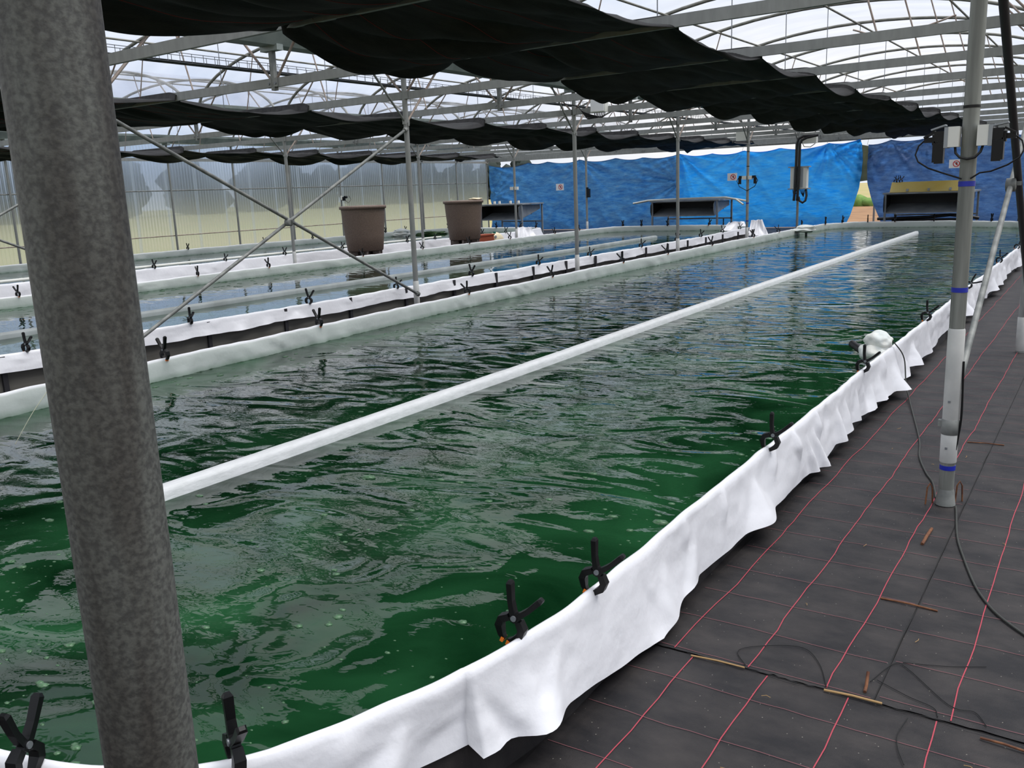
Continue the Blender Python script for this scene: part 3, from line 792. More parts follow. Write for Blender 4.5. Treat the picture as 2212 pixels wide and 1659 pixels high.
# ------------------------------------------------------------------ shade curtains resting on the tie beams
def curtain(name, label, xr_fn, xl_fn, y0, y1, line, sag, step=0.05):
    """gathered cloth lying on the tie beams; line(y) = truss index as a float"""
    t = thing('shade_curtain', label, 'shade cloth', (0, (y0 + y1) / 2, ZB), 'gathered shade curtains')
    nu = 66
    ys = []
    k0, k1 = math.floor(line(y0)), math.ceil(line(y1))
    per = max(8, int(2.45 / step))
    for k in range(k0, k1 + 1):
        for f in [0.0, 0.010, 0.017] + [0.017 + (0.966) * i / per for i in range(1, per)] + [0.983, 0.990]:
            y = y0 + (y1 - y0) * ((k + f) - line(y0)) / (line(y1) - line(y0))
            if y0 <= y <= y1: ys.append(y)
    ny = len(ys)
    def fn(u, v):
        y = ys[min(ny - 1, int(round(v * (ny - 1))))]
        p = line(y); f = p - math.floor(p)
        s = math.sin(PI * f)
        fe = min(f, 1 - f)
        drop = min(1.0, max(0.0, (fe - 0.0101) / 0.0065))
        hump = s ** 0.8
        xr, xl = xr_fn(y), xl_fn(y)
        wob = 0.20 * noise.noise(Vector((y * 0.55, 4, xr))) * hump
        # the hanging edge swings further out between beams
        edge = max(0.0, (u - 0.5) * 2)
        x = xr + (xl - xr) * u + wob * 0.5 + 0.10 * hump * math.sin(u * 5) * 0.5
        sg = sag * hump * (0.55 + 0.45 * u) * (1 + 0.5 * noise.noise(Vector((math.floor(p) * 3.7, u * 1.5, 2))))
        z = ZB + 0.070 - sg - 0.105 * drop
        # gathers run along the curtain and dive between the beams
        ph = 1.1 * noise.noise(Vector((y * 0.35, u * 2.0, 8)))
        g = 1 - 2 * abs(noise.noise(Vector((u * 5.2 + ph + f * 1.0, y * 0.16, 3))))
        g2 = noise.noise(Vector((u * 13 + ph * 2 - f * 1.6, y * 0.3, 9)))
        z += ((0.095 * g + 0.045 * g2) * (0.35 + 0.65 * hump)) * drop
        if u < 0.09:
            a = (0.09 - u) / 0.09
            z -= 0.05 * a * a; x -= 0.04 * a * a
        if u > 0.92:
            a = (u - 0.92) / 0.08
            z -= 0.05 * a * a
        return Vector((x, y, z))
    o = MB().grid(fn, nu, ny).build('cloth', M['cloth'], t)
    md = o.modifiers.new('thickness', 'SOLIDIFY'); md.thickness = 0.006; md.offset = 1
    # faint red marker threads woven along the cloth
    for ui in (0.30, 0.47, 0.66, 0.85):
        pts = [fn(ui, k / 300) + Vector((0, 0, -0.010)) for k in range(301)]
        pts = pts[10:90]
        MB().tube(pts, 0.0022, 4, cap=False).build('red_thread', M['redthread'], t)
    return t
M['redthread'] = mat('dull_red_thread', rgb(120, 26, 30), 0.8)
lineA = lambda y: (y - 5.33) / 2.46
lineB = lambda y: (y - 5.47) / 2.445
curtain('a', 'large gathered black shade curtain hanging over the nearest pond',
        lambda y: -3.28 - 0.028 * min(max(y - 6, 0), 9) + 0.015 * max(y - 16, 0), lambda y: -5.72 - 0.06 * min(max(y - 5, 0), 7), -0.6, 32.6, lineA, 0.22)
curtain('b', 'gathered black shade curtain above the middle pond, passing behind the tall post',
        lambda y: -10.55 - 0.02 * (y - 8), lambda y: -13.3 - 0.02 * (y - 8), 0.5, 33.0, lineB, 0.22, 0.07)
curtain('c', 'farthest black shade curtain hanging in front of the corrugated wall',
        lambda y: -20.3 - 0.02 * (y - 15), lambda y: -22.7, 4.0, 30.4, lineB, 0.20, 0.09)

# ------------------------------------------------------------------ cable tray under the second gutter
TX, TZ = -9.02, 3.36
t = thing('cable_tray', 'wire mesh cable tray with dark cables under the gutter between the ponds', 'cable tray', (TX, 12, TZ))
q = MB()
for sx in (-1, 1):
    for zz in (0.0, 0.10):
        q.bar((TX + sx * 0.075, 1.5, TZ + zz), (TX + sx * 0.075, 30.0, TZ + zz), 0.006, 0.006)
k = 1.5
while k < 30:
    for sx in (-1, 1):
        q.bar((TX + sx * 0.075, k, TZ), (TX + sx * 0.075, k, TZ + 0.10), 0.005, 0.005)
    q.bar((TX - 0.075, k, TZ), (TX + 0.075, k, TZ), 0.005, 0.005)
    k += 0.16
q.build('mesh', M['wire'], t)
for c in range(4):
    MB().tube([(TX - 0.045 + 0.03 * c + 0.006 * noise.noise(Vector((y * 0.8, c, 0))), y, TZ + 0.010) for y in [1.5 + 0.5 * i for i in range(58)]], 0.014, 6).build('cable', M['stake'], t)

# white junction box under the tray
BX, BY, BZ = -8.10, 15.165, 3.275
t = thing('junction_box', 'white junction box with looping black cables hanging under the roof beams', 'junction box', (BX, BY, BZ))
MB().box((BX, BY, BZ), (0.30, 0.14, 0.26)).build('case', M['white'], t)
MB().box((BX, BY - 0.08, BZ), (0.27, 0.02, 0.23)).build('lid', M['signwhite'], t)
for c in range(7):
    x0 = BX + 0.11 - 0.035 * c
    MB().tube(soft([(x0, BY, BZ - 0.12), (x0 - 0.01, BY, BZ - 0.18), (x0 - 0.06, BY, BZ - 0.215), (x0 - 0.15, BY, BZ - 0.20 - 0.004 * c), (BX - 0.33, BY, BZ - 0.10 - 0.006 * c), (BX - 0.48, BY - 0.02, BZ + 0.02), (TX + 0.07, BY - 0.05, TZ + 0.01)], 4), 0.009, 6).build('cable', M['black'], t)

# a second, smaller pair of boxes far along the tray
for (y, lb) in [(25.05, 'small white box beside the roof braces above the post with sockets'), (29.9, 'small white box above the elbow of the thick black cables')]:
    t = thing('junction_box', lb, 'junction box', (XB + 0.35, y, 3.1))
    MB().box((XB + 0.34 if y > 28 else XB - 0.18, y, 3.03), (0.42 if y > 28 else 0.29, 0.2, 0.24)).build('case', M['white'], t)
    MB().tube([(XB + 0.1, y, 2.92), (XB + 0.15, y, 2.82), (XB + 0.35, y, 2.80), (XB + 0.5, y, 2.9)] if y > 28 else [(XB - 0.4, y, 2.92), (XB - 0.45, y, 2.85), (XB - 0.5, y, 2.95)], 0.012, 6).build('cable', M['black'], t)

# ------------------------------------------------------------------ left corrugated wall
def corr(u, v):
    y = 4.0 + (34.8 - 4.0) * u
    return Vector((XW - 0.10 + 0.016 * math.sin(2 * PI * y / 0.105), y, 0.02 + (3.62 - 0.02) * v))
o = MB().grid(corr, 2360, 3).build('wall_left', M['poly']); structure(o, 'clear corrugated plastic side wall with trees blurred behind it')
wl = [12.75, 15.2, 17.7, 20.16, 22.62, 25.1, 27.5, 29.95, 32.4, 34.72]
for k, y in enumerate(wl):
    n = len(wl) - k
    lb = 'slim grey post of the corrugated wall, %s from the blue tarp corner' % ORD[n - 1]
    t = thing('wall_post', lb, 'post', (XW, y, 0), 'posts of the corrugated wall')
    MB().tube([(XW, y, 0), (XW, y, 3.62)], 0.033, 12).build('pole', M['galv'], t)
    MB().box((XW + 0.02, y, 3.16), (0.09, 0.09, 0.08)).build('clip', M['galv'], t)
for z, lb, r in [(0.82, 'lower thin rail along the corrugated wall', 0.016), (2.20, 'middle thin rail along the corrugated wall', 0.018)]:
    t = thing('wall_rail', lb, 'rail', (XW, 20, z), 'rails of the corrugated wall')
    MB().tube([(XW - 0.045, 4, z + 0.02), (XW - 0.045, 34.8, z - 0.01)], r, 8).build('tube', M['strut'] if z < 1 else M['galv_dark'], t)
t = thing('wall_rail', 'pale flat top rail of the corrugated wall under the curtain', 'rail', (XW, 20, 3.16), 'rails of the corrugated wall')
MB().bar((XW + 0.04, 4, 3.15), (XW + 0.04, 34.8, 3.11), 0.05, 0.09).build('bar', M['galv'], t)
# little black gadget on a wall post
t = thing('wall_sensor', 'small black camera with a cord on the wall post behind the near tub', 'camera', (XW + 0.06, 25.15, 1.75))
q = MB().box((XW + 0.09, 25.15, 1.74), (0.08, 0.10, 0.14)); q.lathe((XW + 0.12, 25.22, 1.80), [(0.05, -0.06), (0.05, 0.06)], 12, axis='Y'); q.build('body', M['black'], t)
MB().box((XW + 0.05, 25.05, 1.78), (0.05, 0.06, 0.16)).build('bracket', M['white'], t)
MB().tube([(XW + 0.1, 25.2, 1.68), (XW + 0.12, 25.35, 1.58), (XW + 0.12, 25.5, 1.70), (XW + 0.1, 25.42, 1.85)], 0.008, 6).build('cord', M['black'], t)

# ------------------------------------------------------------------ trees and hedge beyond the wall
rnd = random.Random(9)
tn = 0
for k in range(26):
    y = 22 + k * 7.2 + rnd.uniform(-1.5, 1.5)
    x = -124 - 11 * (k % 2) - rnd.uniform(0, 2)
    h = 10.5 + rnd.uniform(-2.5, 2.0); w = 4.3 + rnd.uniform(-0.4, 0.5)
    tn += 1
    t = thing('field_tree', 'dark green tree in the row beyond the corrugated wall, %s from the left' % (ORD[k] if k < 20 else 'twenty-' + ORD[k - 20]), 'tree', (x, y, 0), 'trees beyond the field')
    MB().tube([(x, y, -0.1), (x + 0.2, y, h * 0.35)], [0.35, 0.2], 8).build('trunk', M['bark'], t)
    q = MB()
    for c in range(5):
        q.blob((x + rnd.uniform(-1.5, 1.5), y + rnd.uniform(-2.4, 2.4), h * (0.16 + 0.145 * c)), (w * (0.9 - 0.1 * c), w * (1.0 - 0.12 * c), h * 0.22), 2, 0.45, 2.2, seed=k * 3.1 + c)
    q.build('crown', M['leaf'], t)
# ------------------------------------------------------------------ grass bank behind the tarps
t = MB()
for k in range(60):
    t.blob((-22 + k * 0.6 + rnd.uniform(-0.3, 0.3), 61 + rnd.uniform(-0.6, 0.6), 0.12), (0.55, 0.6, 0.34 + rnd.uniform(0, 0.2)), 2, 0.6, 3.5, seed=k)
o = t.build('weed_bank', mat('green_weeds', rgb(84, 120, 52), 0.9, var=rgb(110, 140, 70), vscale=3)); o['kind'] = 'stuff'; o['label'] = 'strip of green weeds beyond the sandy ground'; o['category'] = 'weeds'
t = thing('fence_post', 'thin grey pole on the sandy ground seen through the tarp gap', 'pole', (-7.85, 37.0, 0))
MB().tube([(-7.85, 37.0, -0.03), (-7.85, 37.0, 0.95)], 0.04, 10).build('pole', M['galv'], t)

# ------------------------------------------------------------------ blue tarps
def tarp(label, m, xl_fn, xr_fn, zt_fn, y, anchors, seed, nx=150, nz=60, billow=0.10):
    t = thing('tarp', label, 'tarp', (0, y, 0), 'hanging blue tarps')
    def fn(u, v):
        z01 = v
        xl, xr = xl_fn(v), xr_fn(v)
        x = xl + (xr - xl) * u
        zt = zt_fn(xl_fn(1) + (xr_fn(1) - xl_fn(1)) * u)
        z = 0.03 + (zt - 0.03) * v
        d = 0.0
        for (ax, az, w) in anchors:                      # folds fan out from the tie points
            dx, dz = x - ax, z - az; r = math.hypot(dx, dz) + 0.05; a = math.atan2(dz, dx)
            d += w * 0.17 * (1 - 2.2 * abs(noise.noise(Vector((a * 3.6, ax + az, seed + 2))))) * math.exp(-r / 1.9) * min(1, r / 0.3)
        d += billow * noise.noise(Vector((x * 0.45, z * 0.6, seed)))
        d += 0.07 * (1 - 2 * abs(noise.noise(Vector((x * 0.9 + z * 1.0, z * 0.5 - x * 0.3, seed + 4))))) + 0.03 * (1 - 2 * abs(noise.noise(Vector((x * 2.3 - z * 1.6, z * 0.9 + x * 0.5, seed + 6)))))
        if v < 0.12: d -= (0.12 - v) * 1.6 * (0.6 + 0.6 * noise.noise(Vector((x * 0.8, 1, seed))))
        return Vector((x, y + d, z))
    o = MB().grid(fn, nx, nz).build('sheet', M[m], t)
    hem = [fn(k / 80, 1.0) for k in range(81)]
    MB().tube(hem, 0.012, 6).build('hem', M[m], t)
    for (ax, az, w) in anchors:
        if az > 2.4:
            MB().tube([(ax, y, az), (ax + 0.02, y + 0.10, 3.15)], 0.006, 5).build('tie_cord', M['wire'], t)
    return t
def scal(pts):
    def f(x):
        for (a, za), (b, zb_) in zip(pts, pts[1:]):
            if a <= x <= b:
                q = (x - a) / (b - a)
                s = za + (zb_ - za) * q
                return s - min(0.16, 0.07 * (b - a)) * math.sin(PI * q) ** 0.8
        return pts[0][1] if x < pts[0][0] else pts[-1][1]
    return f
tarp('faded blue tarp at the left, joining the corrugated wall', 'tarp_faded', lambda v: -24.4, lambda v: -15.0,
     scal([(-24.4, 2.97), (-22.3, 2.99), (-21.2, 2.99), (-19.6, 3.0), (-17.9, 2.98), (-16.6, 2.94), (-15.0, 3.02)]), 34.72,
     [(-24.4, 2.95, 1.2), (-15.0, 3.0, 1.6), (-19.6, 3.0, 0.7), (-15.0, 1.9, 1.0), (-24.4, 1.5, 0.8)], 1.0)
tarp('bright blue tarp in the middle behind the electrical cabinet', 'tarp_bright', lambda v: -15.0, lambda v: -8.36 + 0.42 * v + 0.22 * math.sin(PI * v),
     scal([(-15.0, 3.0), (-13.6, 2.93), (-12.3, 2.97), (-10.9, 2.99), (-9.1, 3.06), (-7.93, 3.13)]), 34.66,
     [(-15.0, 3.0, 1.5), (-9.1, 3.06, 1.5), (-7.93, 3.13, 1.4), (-12.3, 2.97, 0.6), (-14.8, 0.3, 0.8)], 2.3)
tarp('slate blue tarp at the right behind the yellow board', 'tarp_navy', lambda v: -7.05 - 0.65 * math.sin(PI * 0.5 * min(1, v * 1.5)), lambda v: 4.5,
     scal([(-7.7, 2.92), (-6.95, 3.05), (-5.75, 3.05), (-4.4, 3.05), (-3.2, 3.02), (-1.6, 3.05), (0.4, 3.04), (2.4, 3.05), (4.5, 3.05)]), 34.72,
     [(-7.7, 2.9, 1.0), (-6.95, 3.05, 1.5), (-5.75, 3.05, 1.0), (-3.2, 3.02, 1.0)], 5.1)
t = thing('hanging_panel', 'olive panel hanging in the gap between the bright and slate tarps', 'panel', (-7.8, 35.0, 2.2))
MB().add([(-8.1, 35.0, 1.62), (-7.58, 35.0, 1.68), (-7.55, 35.0, 2.85), (-8.0, 35.0, 2.95), (-8.1, 35.03, 1.62), (-7.58, 35.03, 1.68), (-7.55, 35.03, 2.85), (-8.0, 35.03, 2.95)],
         [(0, 1, 2, 3), (7, 6, 5, 4), (0, 4, 5, 1), (1, 5, 6, 2), (2, 6, 7, 3), (3, 7, 4, 0)]).build('panel', M['khaki'], t)
# rail carrying the tarps
t = thing('tarp_rail', 'grey horizontal rail above the blue tarps', 'rail', (-10, 34.85, 3.25))
MB().bar((-24.4, 34.85, 3.14), (6.0, 34.85, 3.14), 0.05, 0.07).build('bar', M['galv'], t)
t = thing('gable_rail', 'white strip of plastic above the tarps at the end frame', 'rail', (-10, 35.2, 3.6))
MB().bar((-24.4, 35.1, 3.30), (6.0, 35.1, 3.30), 0.02, 0.10).build('bar', M['white'], t)

# ------------------------------------------------------------------ warning signs
def sign(x, z, y, label):
    t = thing('warning_sign', label, 'sign', (x, y, z), 'no touching signs')
    w, h = 0.385, 0.285
    MB().box((x, y, z), (w, 0.012, h)).build('plate', M['signwhite'], t)
    yy = y - 0.0085
    cx = x + 0.035
    n = 40; ro, ri = 0.108, 0.082
    vs = [(cx + r * math.cos(2 * PI * k / n), yy, z + r * math.sin(2 * PI * k / n)) for r in (ro, ri) for k in range(n)]
    q = MB().add(vs, [(k, (k + 1) % n, n + (k + 1) % n, n + k) for k in range(n)])
    q.box((cx, yy, z), (0.19, 0.002, 0.022), M=Matrix.Rotation(PI / 4, 3, 'Y'))
    q.build('ring', M['red'], t)
    hnd = MB()
    hnd.box((cx + 0.012, yy + 0.001, z - 0.018), (0.046, 0.002, 0.05))
    for k in range(4):
        hnd.box((cx - 0.006 + 0.0125 * k, yy + 0.001, z + 0.026 + (0.006 if k in (1, 2) else 0)), (0.009, 0.002, 0.05))
    hnd.box((cx - 0.018, yy + 0.001, z - 0.005), (0.010, 0.002, 0.042), M=Matrix.Rotation(-0.6, 3, 'Y'))
    hnd.build('hand', M['black'], t)
sign(-20.45, 1.87, 34.50, 'small white sign with a crossed hand in red on the faded tarp')
sign(-12.61, 1.99, 34.44, 'small white sign with a crossed hand in red on the bright blue tarp')
sign(-4.75, 2.115, 34.45, 'small white sign with a red crossed hand on the slate tarp, behind the post')

# ------------------------------------------------------------------ hooded wheel housings at the far pond ends
def housing(x0, x1, y0, y1, zt, zb, label):
    t = thing('wheel_housing', label, 'housing', ((x0 + x1) / 2, (y0 + y1) / 2, 0), 'hooded housings on legs')
    cx, cy = (x0 + x1) / 2, (y0 + y1) / 2
    MB().box((cx, cy, zt), (x1 - x0 + 0.10, y1 - y0 + 0.05, 0.05)).build('top_slab', M['hood'], t)
    q = MB()                                                           # inner tray, sloping up to the back
    q.add([(x0, y0, zb), (x1 - 0.12, y0, zb), (x1 - 0.12, y0 + 0.9, zb + 0.26), (x0, y0 + 0.9, zb + 0.26), (x0, y0, zb - 0.03), (x1 - 0.12, y0, zb - 0.03), (x1 - 0.12, y0 + 0.9, zb + 0.2), (x0, y0 + 0.9, zb + 0.2)],
          [(0, 1, 2, 3), (7, 6, 5, 4), (0, 4, 5, 1), (1, 5, 6, 2), (2, 6, 7, 3), (3, 7, 4, 0)])
    q.build('tray', M['hood'], t)
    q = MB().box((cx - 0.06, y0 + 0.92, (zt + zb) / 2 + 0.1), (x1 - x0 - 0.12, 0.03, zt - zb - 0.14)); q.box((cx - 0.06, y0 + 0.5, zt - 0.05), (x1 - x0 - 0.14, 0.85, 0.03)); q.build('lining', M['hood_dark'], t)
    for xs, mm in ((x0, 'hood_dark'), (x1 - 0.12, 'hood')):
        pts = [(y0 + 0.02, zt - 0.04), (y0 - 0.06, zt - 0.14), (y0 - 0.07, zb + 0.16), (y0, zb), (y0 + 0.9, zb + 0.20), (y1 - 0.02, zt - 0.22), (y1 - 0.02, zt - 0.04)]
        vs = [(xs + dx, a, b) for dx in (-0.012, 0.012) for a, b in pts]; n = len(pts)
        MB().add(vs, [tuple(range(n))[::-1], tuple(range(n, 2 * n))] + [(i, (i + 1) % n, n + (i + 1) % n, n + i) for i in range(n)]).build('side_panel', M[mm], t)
    for (x, y) in ((x0 + 0.03, y0 + 0.02), (x1 - 0.02, y0 + 0.02), (x0 + 0.03, y1 - 0.02), (x1 - 0.02, y1 - 0.02)):
        MB().box((x, y, zt / 2), (0.06, 0.06, zt)).build('leg', M['hood'], t)
    MB().box((cx, y1 - 0.03, 0.5), (x1 - x0, 0.04, 0.05)).build('frame_bar', M['hood'], t)
    return t
housing(-22.3, -20.2, 31.0, 32.6, 1.24, 0.64, 'grey hooded housing with dark opening, behind the far brown tub')
housing(-14.45, -11.88, 31.0, 32.5, 1.19, 0.67, 'grey hooded housing with white pipes on top, before the bright tarp edge')
housing(-6.28, -3.75, 31.0, 32.7, 1.24, 0.64, 'grey hooded housing under the yellow board at the right')
t = thing('yellow_board', 'long pale yellow board leaning on top of the right hooded housing', 'board', (-5.0, 31.2, 1.27))
YR = Matrix.Rotation(-0.75, 3, 'X')  # lean made up so the board catches light from the sky
MB().box((-5.02, 31.22, 1.42), (2.24, 0.04, 0.42), M=YR).build('board', M['yellow'], t)
for k in range(3):
    MB().box(Vector((-5.62 + 0.62 * k, 31.22, 1.42)) + YR @ Vector((0, -0.03, -0.15)), (0.07, 0.02, 0.10), M=YR).build('catch', M['greybox'], t)
for k in range(2):
    q = [(-15.15, 30.9 + 0.25 * k, 1.15), (-14.6, 31.0 + 0.2 * k, 1.24), (-13.8, 31.1 + 0.15 * k, 1.262), (-12.4, 31.15 + 0.15 * k, 1.275), (-11.7, 31.2 + 0.15 * k, 1.27), (-11.2, 31.1 - 0.1 * k, 1.20), (-10.75 - 0.12 * k, 31.0 - 0.2 * k, 1.12 - 0.10 * k)]
    t = thing('white_pipe', 'bendy white pipe across the housing before the bright tarp, %s one' % ('front' if k == 0 else 'rear'), 'pipe', q[3], 'white pipes on the housing')
    MB().tube(q, 0.032, 10).build('pipe', M['white'], t)
for k, x in enumerate((-21.75, -21.5, -20.95, -20.55)):
    t = thing('plastic_jar', 'small clear jar on the housing behind the far tub, %s from left' % ORD[k], 'jar', (x, 31.3, 1.265), 'jars on the left housing')
    MB().lathe((x, 31.3, 1.265), [(0.05, 0), (0.055, 0.02), (0.055, 0.10), (0.04, 0.12)], 14).build('body', M['white'], t)
    MB().lathe((x, 31.3, 1.265), [(0.045, 0.12), (0.045, 0.14)], 14).build('lid', M['greybox'], t)
t = thing('black_hose', 'black hose lying under the right hooded housing', 'hose', (-5.2, 31.6, 0.4))
MB().tube([(-6.6, 31.7, 0.42), (-6.0, 31.6, 0.43), (-5.0, 31.6, 0.46), (-4.4, 31.55, 0.52), (-3.9, 31.6, 0.46), (-3.6, 31.7, 0.4)], 0.05, 10).build('hose', M['blackpipe'], t)
MB().box((-5.1, 31.9, 0.2), (2.1, 0.5, 0.40)).build('base_sheet', M['hood_dark'], t)

# ------------------------------------------------------------------ brown tubs on concrete blocks
def tub(cx, cy, label, blabel):
    for k in range(5):
        a = 2 * PI * k / 5 + 0.35
        x, y = cx + 0.33 * math.cos(a), cy + 0.33 * math.sin(a)
        q = MB(); R = Matrix.Rotation(a, 3, 'Z')
        for s_ in (-1, 1):
            q.box(Vector((x, y, 0.21)) + R @ Vector((0, s_ * 0.075, 0)), (0.19, 0.05, 0.42), M=R)
        q.box((x, y, 0.21), (0.05, 0.12, 0.42), M=R)
        o = q.build('concrete_block', M['block'], origin=(x, y, 0))
        tag(o, blabel % ['at the back right', 'at the far side', 'at the back left', 'at the front left', 'at the front right'][k], 'block', 'concrete blocks under the tubs')
    t = thing('plastic_tub', label, 'tub', (cx, cy, 0.42), 'brown tubs')
    MB().lathe((cx, cy, 0), [(0.05, 0.421), (0.445, 0.421), (0.462, 0.44), (0.50, 0.80), (0.535, 1.15), (0.56, 1.46), (0.562, 1.50), (0.53, 1.50), (0.50, 1.2)], 56).build('body', M['tub'], t)
    MB().lathe((cx, cy, 0), [(0.566, 1.485), (0.60, 1.49), (0.605, 1.545), (0.59, 1.565), (0.545, 1.57), (0.54, 1.50)], 56).build('rim', M['tub'], t)
    q = MB().lathe((cx, cy, 0), [(0.54, 1.535), (0.5, 1.56), (0.30, 1.575), (0.02, 1.58)], 48)
    q.build('lid', M['tub'], t)
    return t
tub(-16.2, 17.35, 'brown speckled plastic tub nearest the camera, on blocks between the ponds', 'grey concrete block %s under the near brown tub')
tub(-16.25, 21.75, 'brown speckled plastic tub farther away, a cream cloth on its lid', 'grey concrete block %s under the far brown tub')
t = thing('folded_cloth', 'cream folded cloth lying on the lid of the far brown tub', 'cloth', (-16.0, 22.0, 1.6))
MB().blob((-15.98, 22.0, 1.60), (0.20, 0.22, 0.035), 3, 0.35, 2.2).build('cloth', M['jerry'], t)
t = thing('terracotta_trough', 'reddish brown trough beside the far brown tub', 'trough', (-16.3, 22.75, 0))
MB().box((-16.3, 22.72, 0.27), (0.32, 0.8, 0.42)).box((-16.3, 22.72, 0.03), (0.26, 0.7, 0.06)).build('body', M['terracotta'], t)
MB().box((-16.3, 22.72, 0.49), (0.36, 0.84, 0.04)).build('rim', M['terracotta'], t)
t = thing('jerrycan', 'cream jerrycan with dark spots beside the reddish trough', 'canister', (-16.3, 23.5, 0))
q = MB().blob((-16.3, 23.45, 0.27), (0.17, 0.36, 0.27), 3, 0.08, 1.4); q.build('body', M['jerry'], t)
MB().lathe((-16.28, 23.35, 0.50), [(0.05, 0), (0.05, 0.06)], 14).build('cap', M['teal'], t)
MB().lathe((-16.14, 23.2, 0.40), [(0.05, -0.01), (0.05, 0.02)], 14, axis='X').build('plug', M['greybox'], t)
t = thing('wooden_plank', 'orange brown plank on the white flap right of the near tub', 'plank', (-16.2, 18.8, 0.2))
MB().box((-16.2, 18.82, 0.235), (0.30, 0.9, 0.05)).box((-16.2, 18.5, 0.105), (0.25, 0.08, 0.21)).box((-16.2, 19.1, 0.105), (0.25, 0.08, 0.21)).build('board', M['terracotta'], t)

# ------------------------------------------------------------------ electrical cabinet with thick cables on the fifth post
CX, CY = -8.64, 29.72
t = thing('electrical_cabinet', 'pale grey electrical cabinet on the post before the bright blue tarp', 'cabinet', (CX, CY, 1.5))
MB().box((CX, CY, 1.845), (0.52, 0.22, 0.66)).build('case', M['white'], t)
MB().box((CX, CY - 0.115, 1.845), (0.30, 0.02, 0.60)).build('door', M['greybox'], t)
for z in (1.50, 2.19):
    MB().box((CX, CY, z), (0.66, 0.27, 0.035)).build('flange', M['greybox'], t)
for k in range(10):
    x = CX - 0.20 + 0.044 * k
    MB().tube([(x, CY - 0.02, 1.49), (x * 0.6 + 0.4 * (CX + (0.16 if k > 4 else -0.14)), CY - 0.04, 1.38), (CX + (0.16 if k > 4 else -0.14), CY - 0.05, 1.24)], 0.010, 5).build('cable', M['black'], t)
t = thing('cable_bundle', 'thick black cables running down the cabinet front from the roof', 'cable', (CX, 29.5, 2.5))
for k in range(2):
    x = -8.70 + 0.10 * k
    MB().tube([(x + 0.55, 29.6, 3.14), (x + 0.2, 29.57, 3.13 - 0.05 * k), (x + 0.05, 29.55, 3.06 - 0.05 * k), (x, 29.54, 2.9), (x, 29.53, 2.3), (x - 0.01, 29.53, 1.7), (x - 0.03, 29.53, 1.3), (x - 0.05, 29.55, 1.13)], 0.042, 10).build('cable', M['blackpipe'], t)
MB().tube([(-8.60, 29.55, 1.25), (-8.56, 29.54, 1.12), (-8.46, 29.53, 1.06), (-8.38, 29.55, 1.12), (-8.36, 29.6, 1.28), (-8.40, 29.65, 1.48)], 0.036, 10).build('cable_loop', M['blackpipe'], t)

# ------------------------------------------------------------------ sockets on the walkway post
def socket(sg, label):
    t = thing('outdoor_socket', label, 'socket', (PX + sg * 0.07, PY, 1.98), 'outdoor sockets')
    X = lambda d: PX + sg * d
    MB().box((X(0.067), PY - 0.035, 1.98), (0.052, 0.09, 0.10)).build('case', M['white'], t)
    MB().box((X(0.100), PY - 0.035, 1.978), (0.018, 0.094, 0.102)).build('base', M['greybox'], t)
    q = MB().box((X(0.132), PY - 0.04, 1.983), (0.048, 0.07, 0.056)); q.box((X(0.158), PY - 0.03, 1.97), (0.02, 0.05, 0.05)); q.build('socket', M['black'], t)
    R = Matrix.Rotation(sg * 0.30 if sg < 0 else -0.18, 3, 'Y')
    MB().box((X(0.140), PY - 0.04, 2.030), (0.070, 0.062, 0.008), M=R).build('lid', M['greybox'], t)
    q = MB(); q.box((X(0.184), PY - 0.02, 1.998), (0.058, 0.055, 0.010), M=Matrix.Rotation(sg * 0.5, 3, 'Y')); q.box((X(0.184), PY - 0.02, 1.972), (0.050, 0.034, 0.026)); q.build('plug', M['black'], t)
    q = MB().box((X(0.130), PY - 0.05, 1.902), (0.042, 0.05, 0.102)); q.box((X(0.156), PY - 0.045, 1.91), (0.010, 0.06, 0.105)); q.build('adapter', M['black'], t)
    pts = [(X(0.21), PY - 0.02, 1.970), (X(0.236), PY - 0.02, 1.945), (X(0.248), PY - 0.03, 1.90), (X(0.232), PY - 0.035, 1.865), (X(0.18), PY - 0.04, 1.83), (X(0.11), PY - 0.042, 1.803), (X(0.06), PY - 0.043, 1.785 if sg < 0 else 1.797), (X(0.02), PY - 0.046, 1.77)]
    MB().tube(pts, 0.0042, 8).build('cable', M['black'], t)
    return t
socket(-1, 'white outdoor socket left of the taped post with black plug and cable')
socket(1, 'white outdoor socket right of the taped post with black plug and cable')
t = thing('link_cable', 'short black cable looping under the two white sockets', 'cable', (PX, PY - 0.05, 1.9))
MB().tube([(PX - 0.06, PY - 0.04, 1.93), (PX - 0.055, PY - 0.05, 1.90), (PX - 0.035, PY - 0.055, 1.878), (PX, PY - 0.055, 1.868), (PX + 0.035, PY - 0.055, 1.874), (PX + 0.058, PY - 0.05, 1.90), (PX + 0.066, PY - 0.04, 1.93)], 0.0065, 8).build('cable', M['blackpipe'], t)

for (x, y, z, lb) in [(XB, 25.05, 1.90, 'small pair of white sockets with black cables on the taped post before the bright tarp'), (XC, 25.1, 1.87, 'small pair of white sockets on the post before the faded tarp')]:
    t = thing('outdoor_socket', lb, 'socket', (x, y, z), 'outdoor sockets')
    for s_ in (-1, 1):
        MB().box((x + s_ * 0.09, y - 0.04, z), (0.11, 0.09, 0.10)).build('case', M['white'], t)
        if x > -10:
            MB().box((x + s_ * 0.19, y - 0.04, z + 0.02), (0.09, 0.08, 0.07)).box((x + s_ * 0.22, y - 0.03, z - 0.09), (0.07, 0.06, 0.16)).build('plug', M['black'], t)
            MB().tube([(x + s_ * 0.24, y - 0.04, z + 0.02), (x + s_ * 0.30, y - 0.05, z - 0.08), (x + s_ * 0.22, y - 0.05, z - 0.24), (x, y - 0.05, z - 0.36)], 0.010, 6).build('cable', M['black'], t)
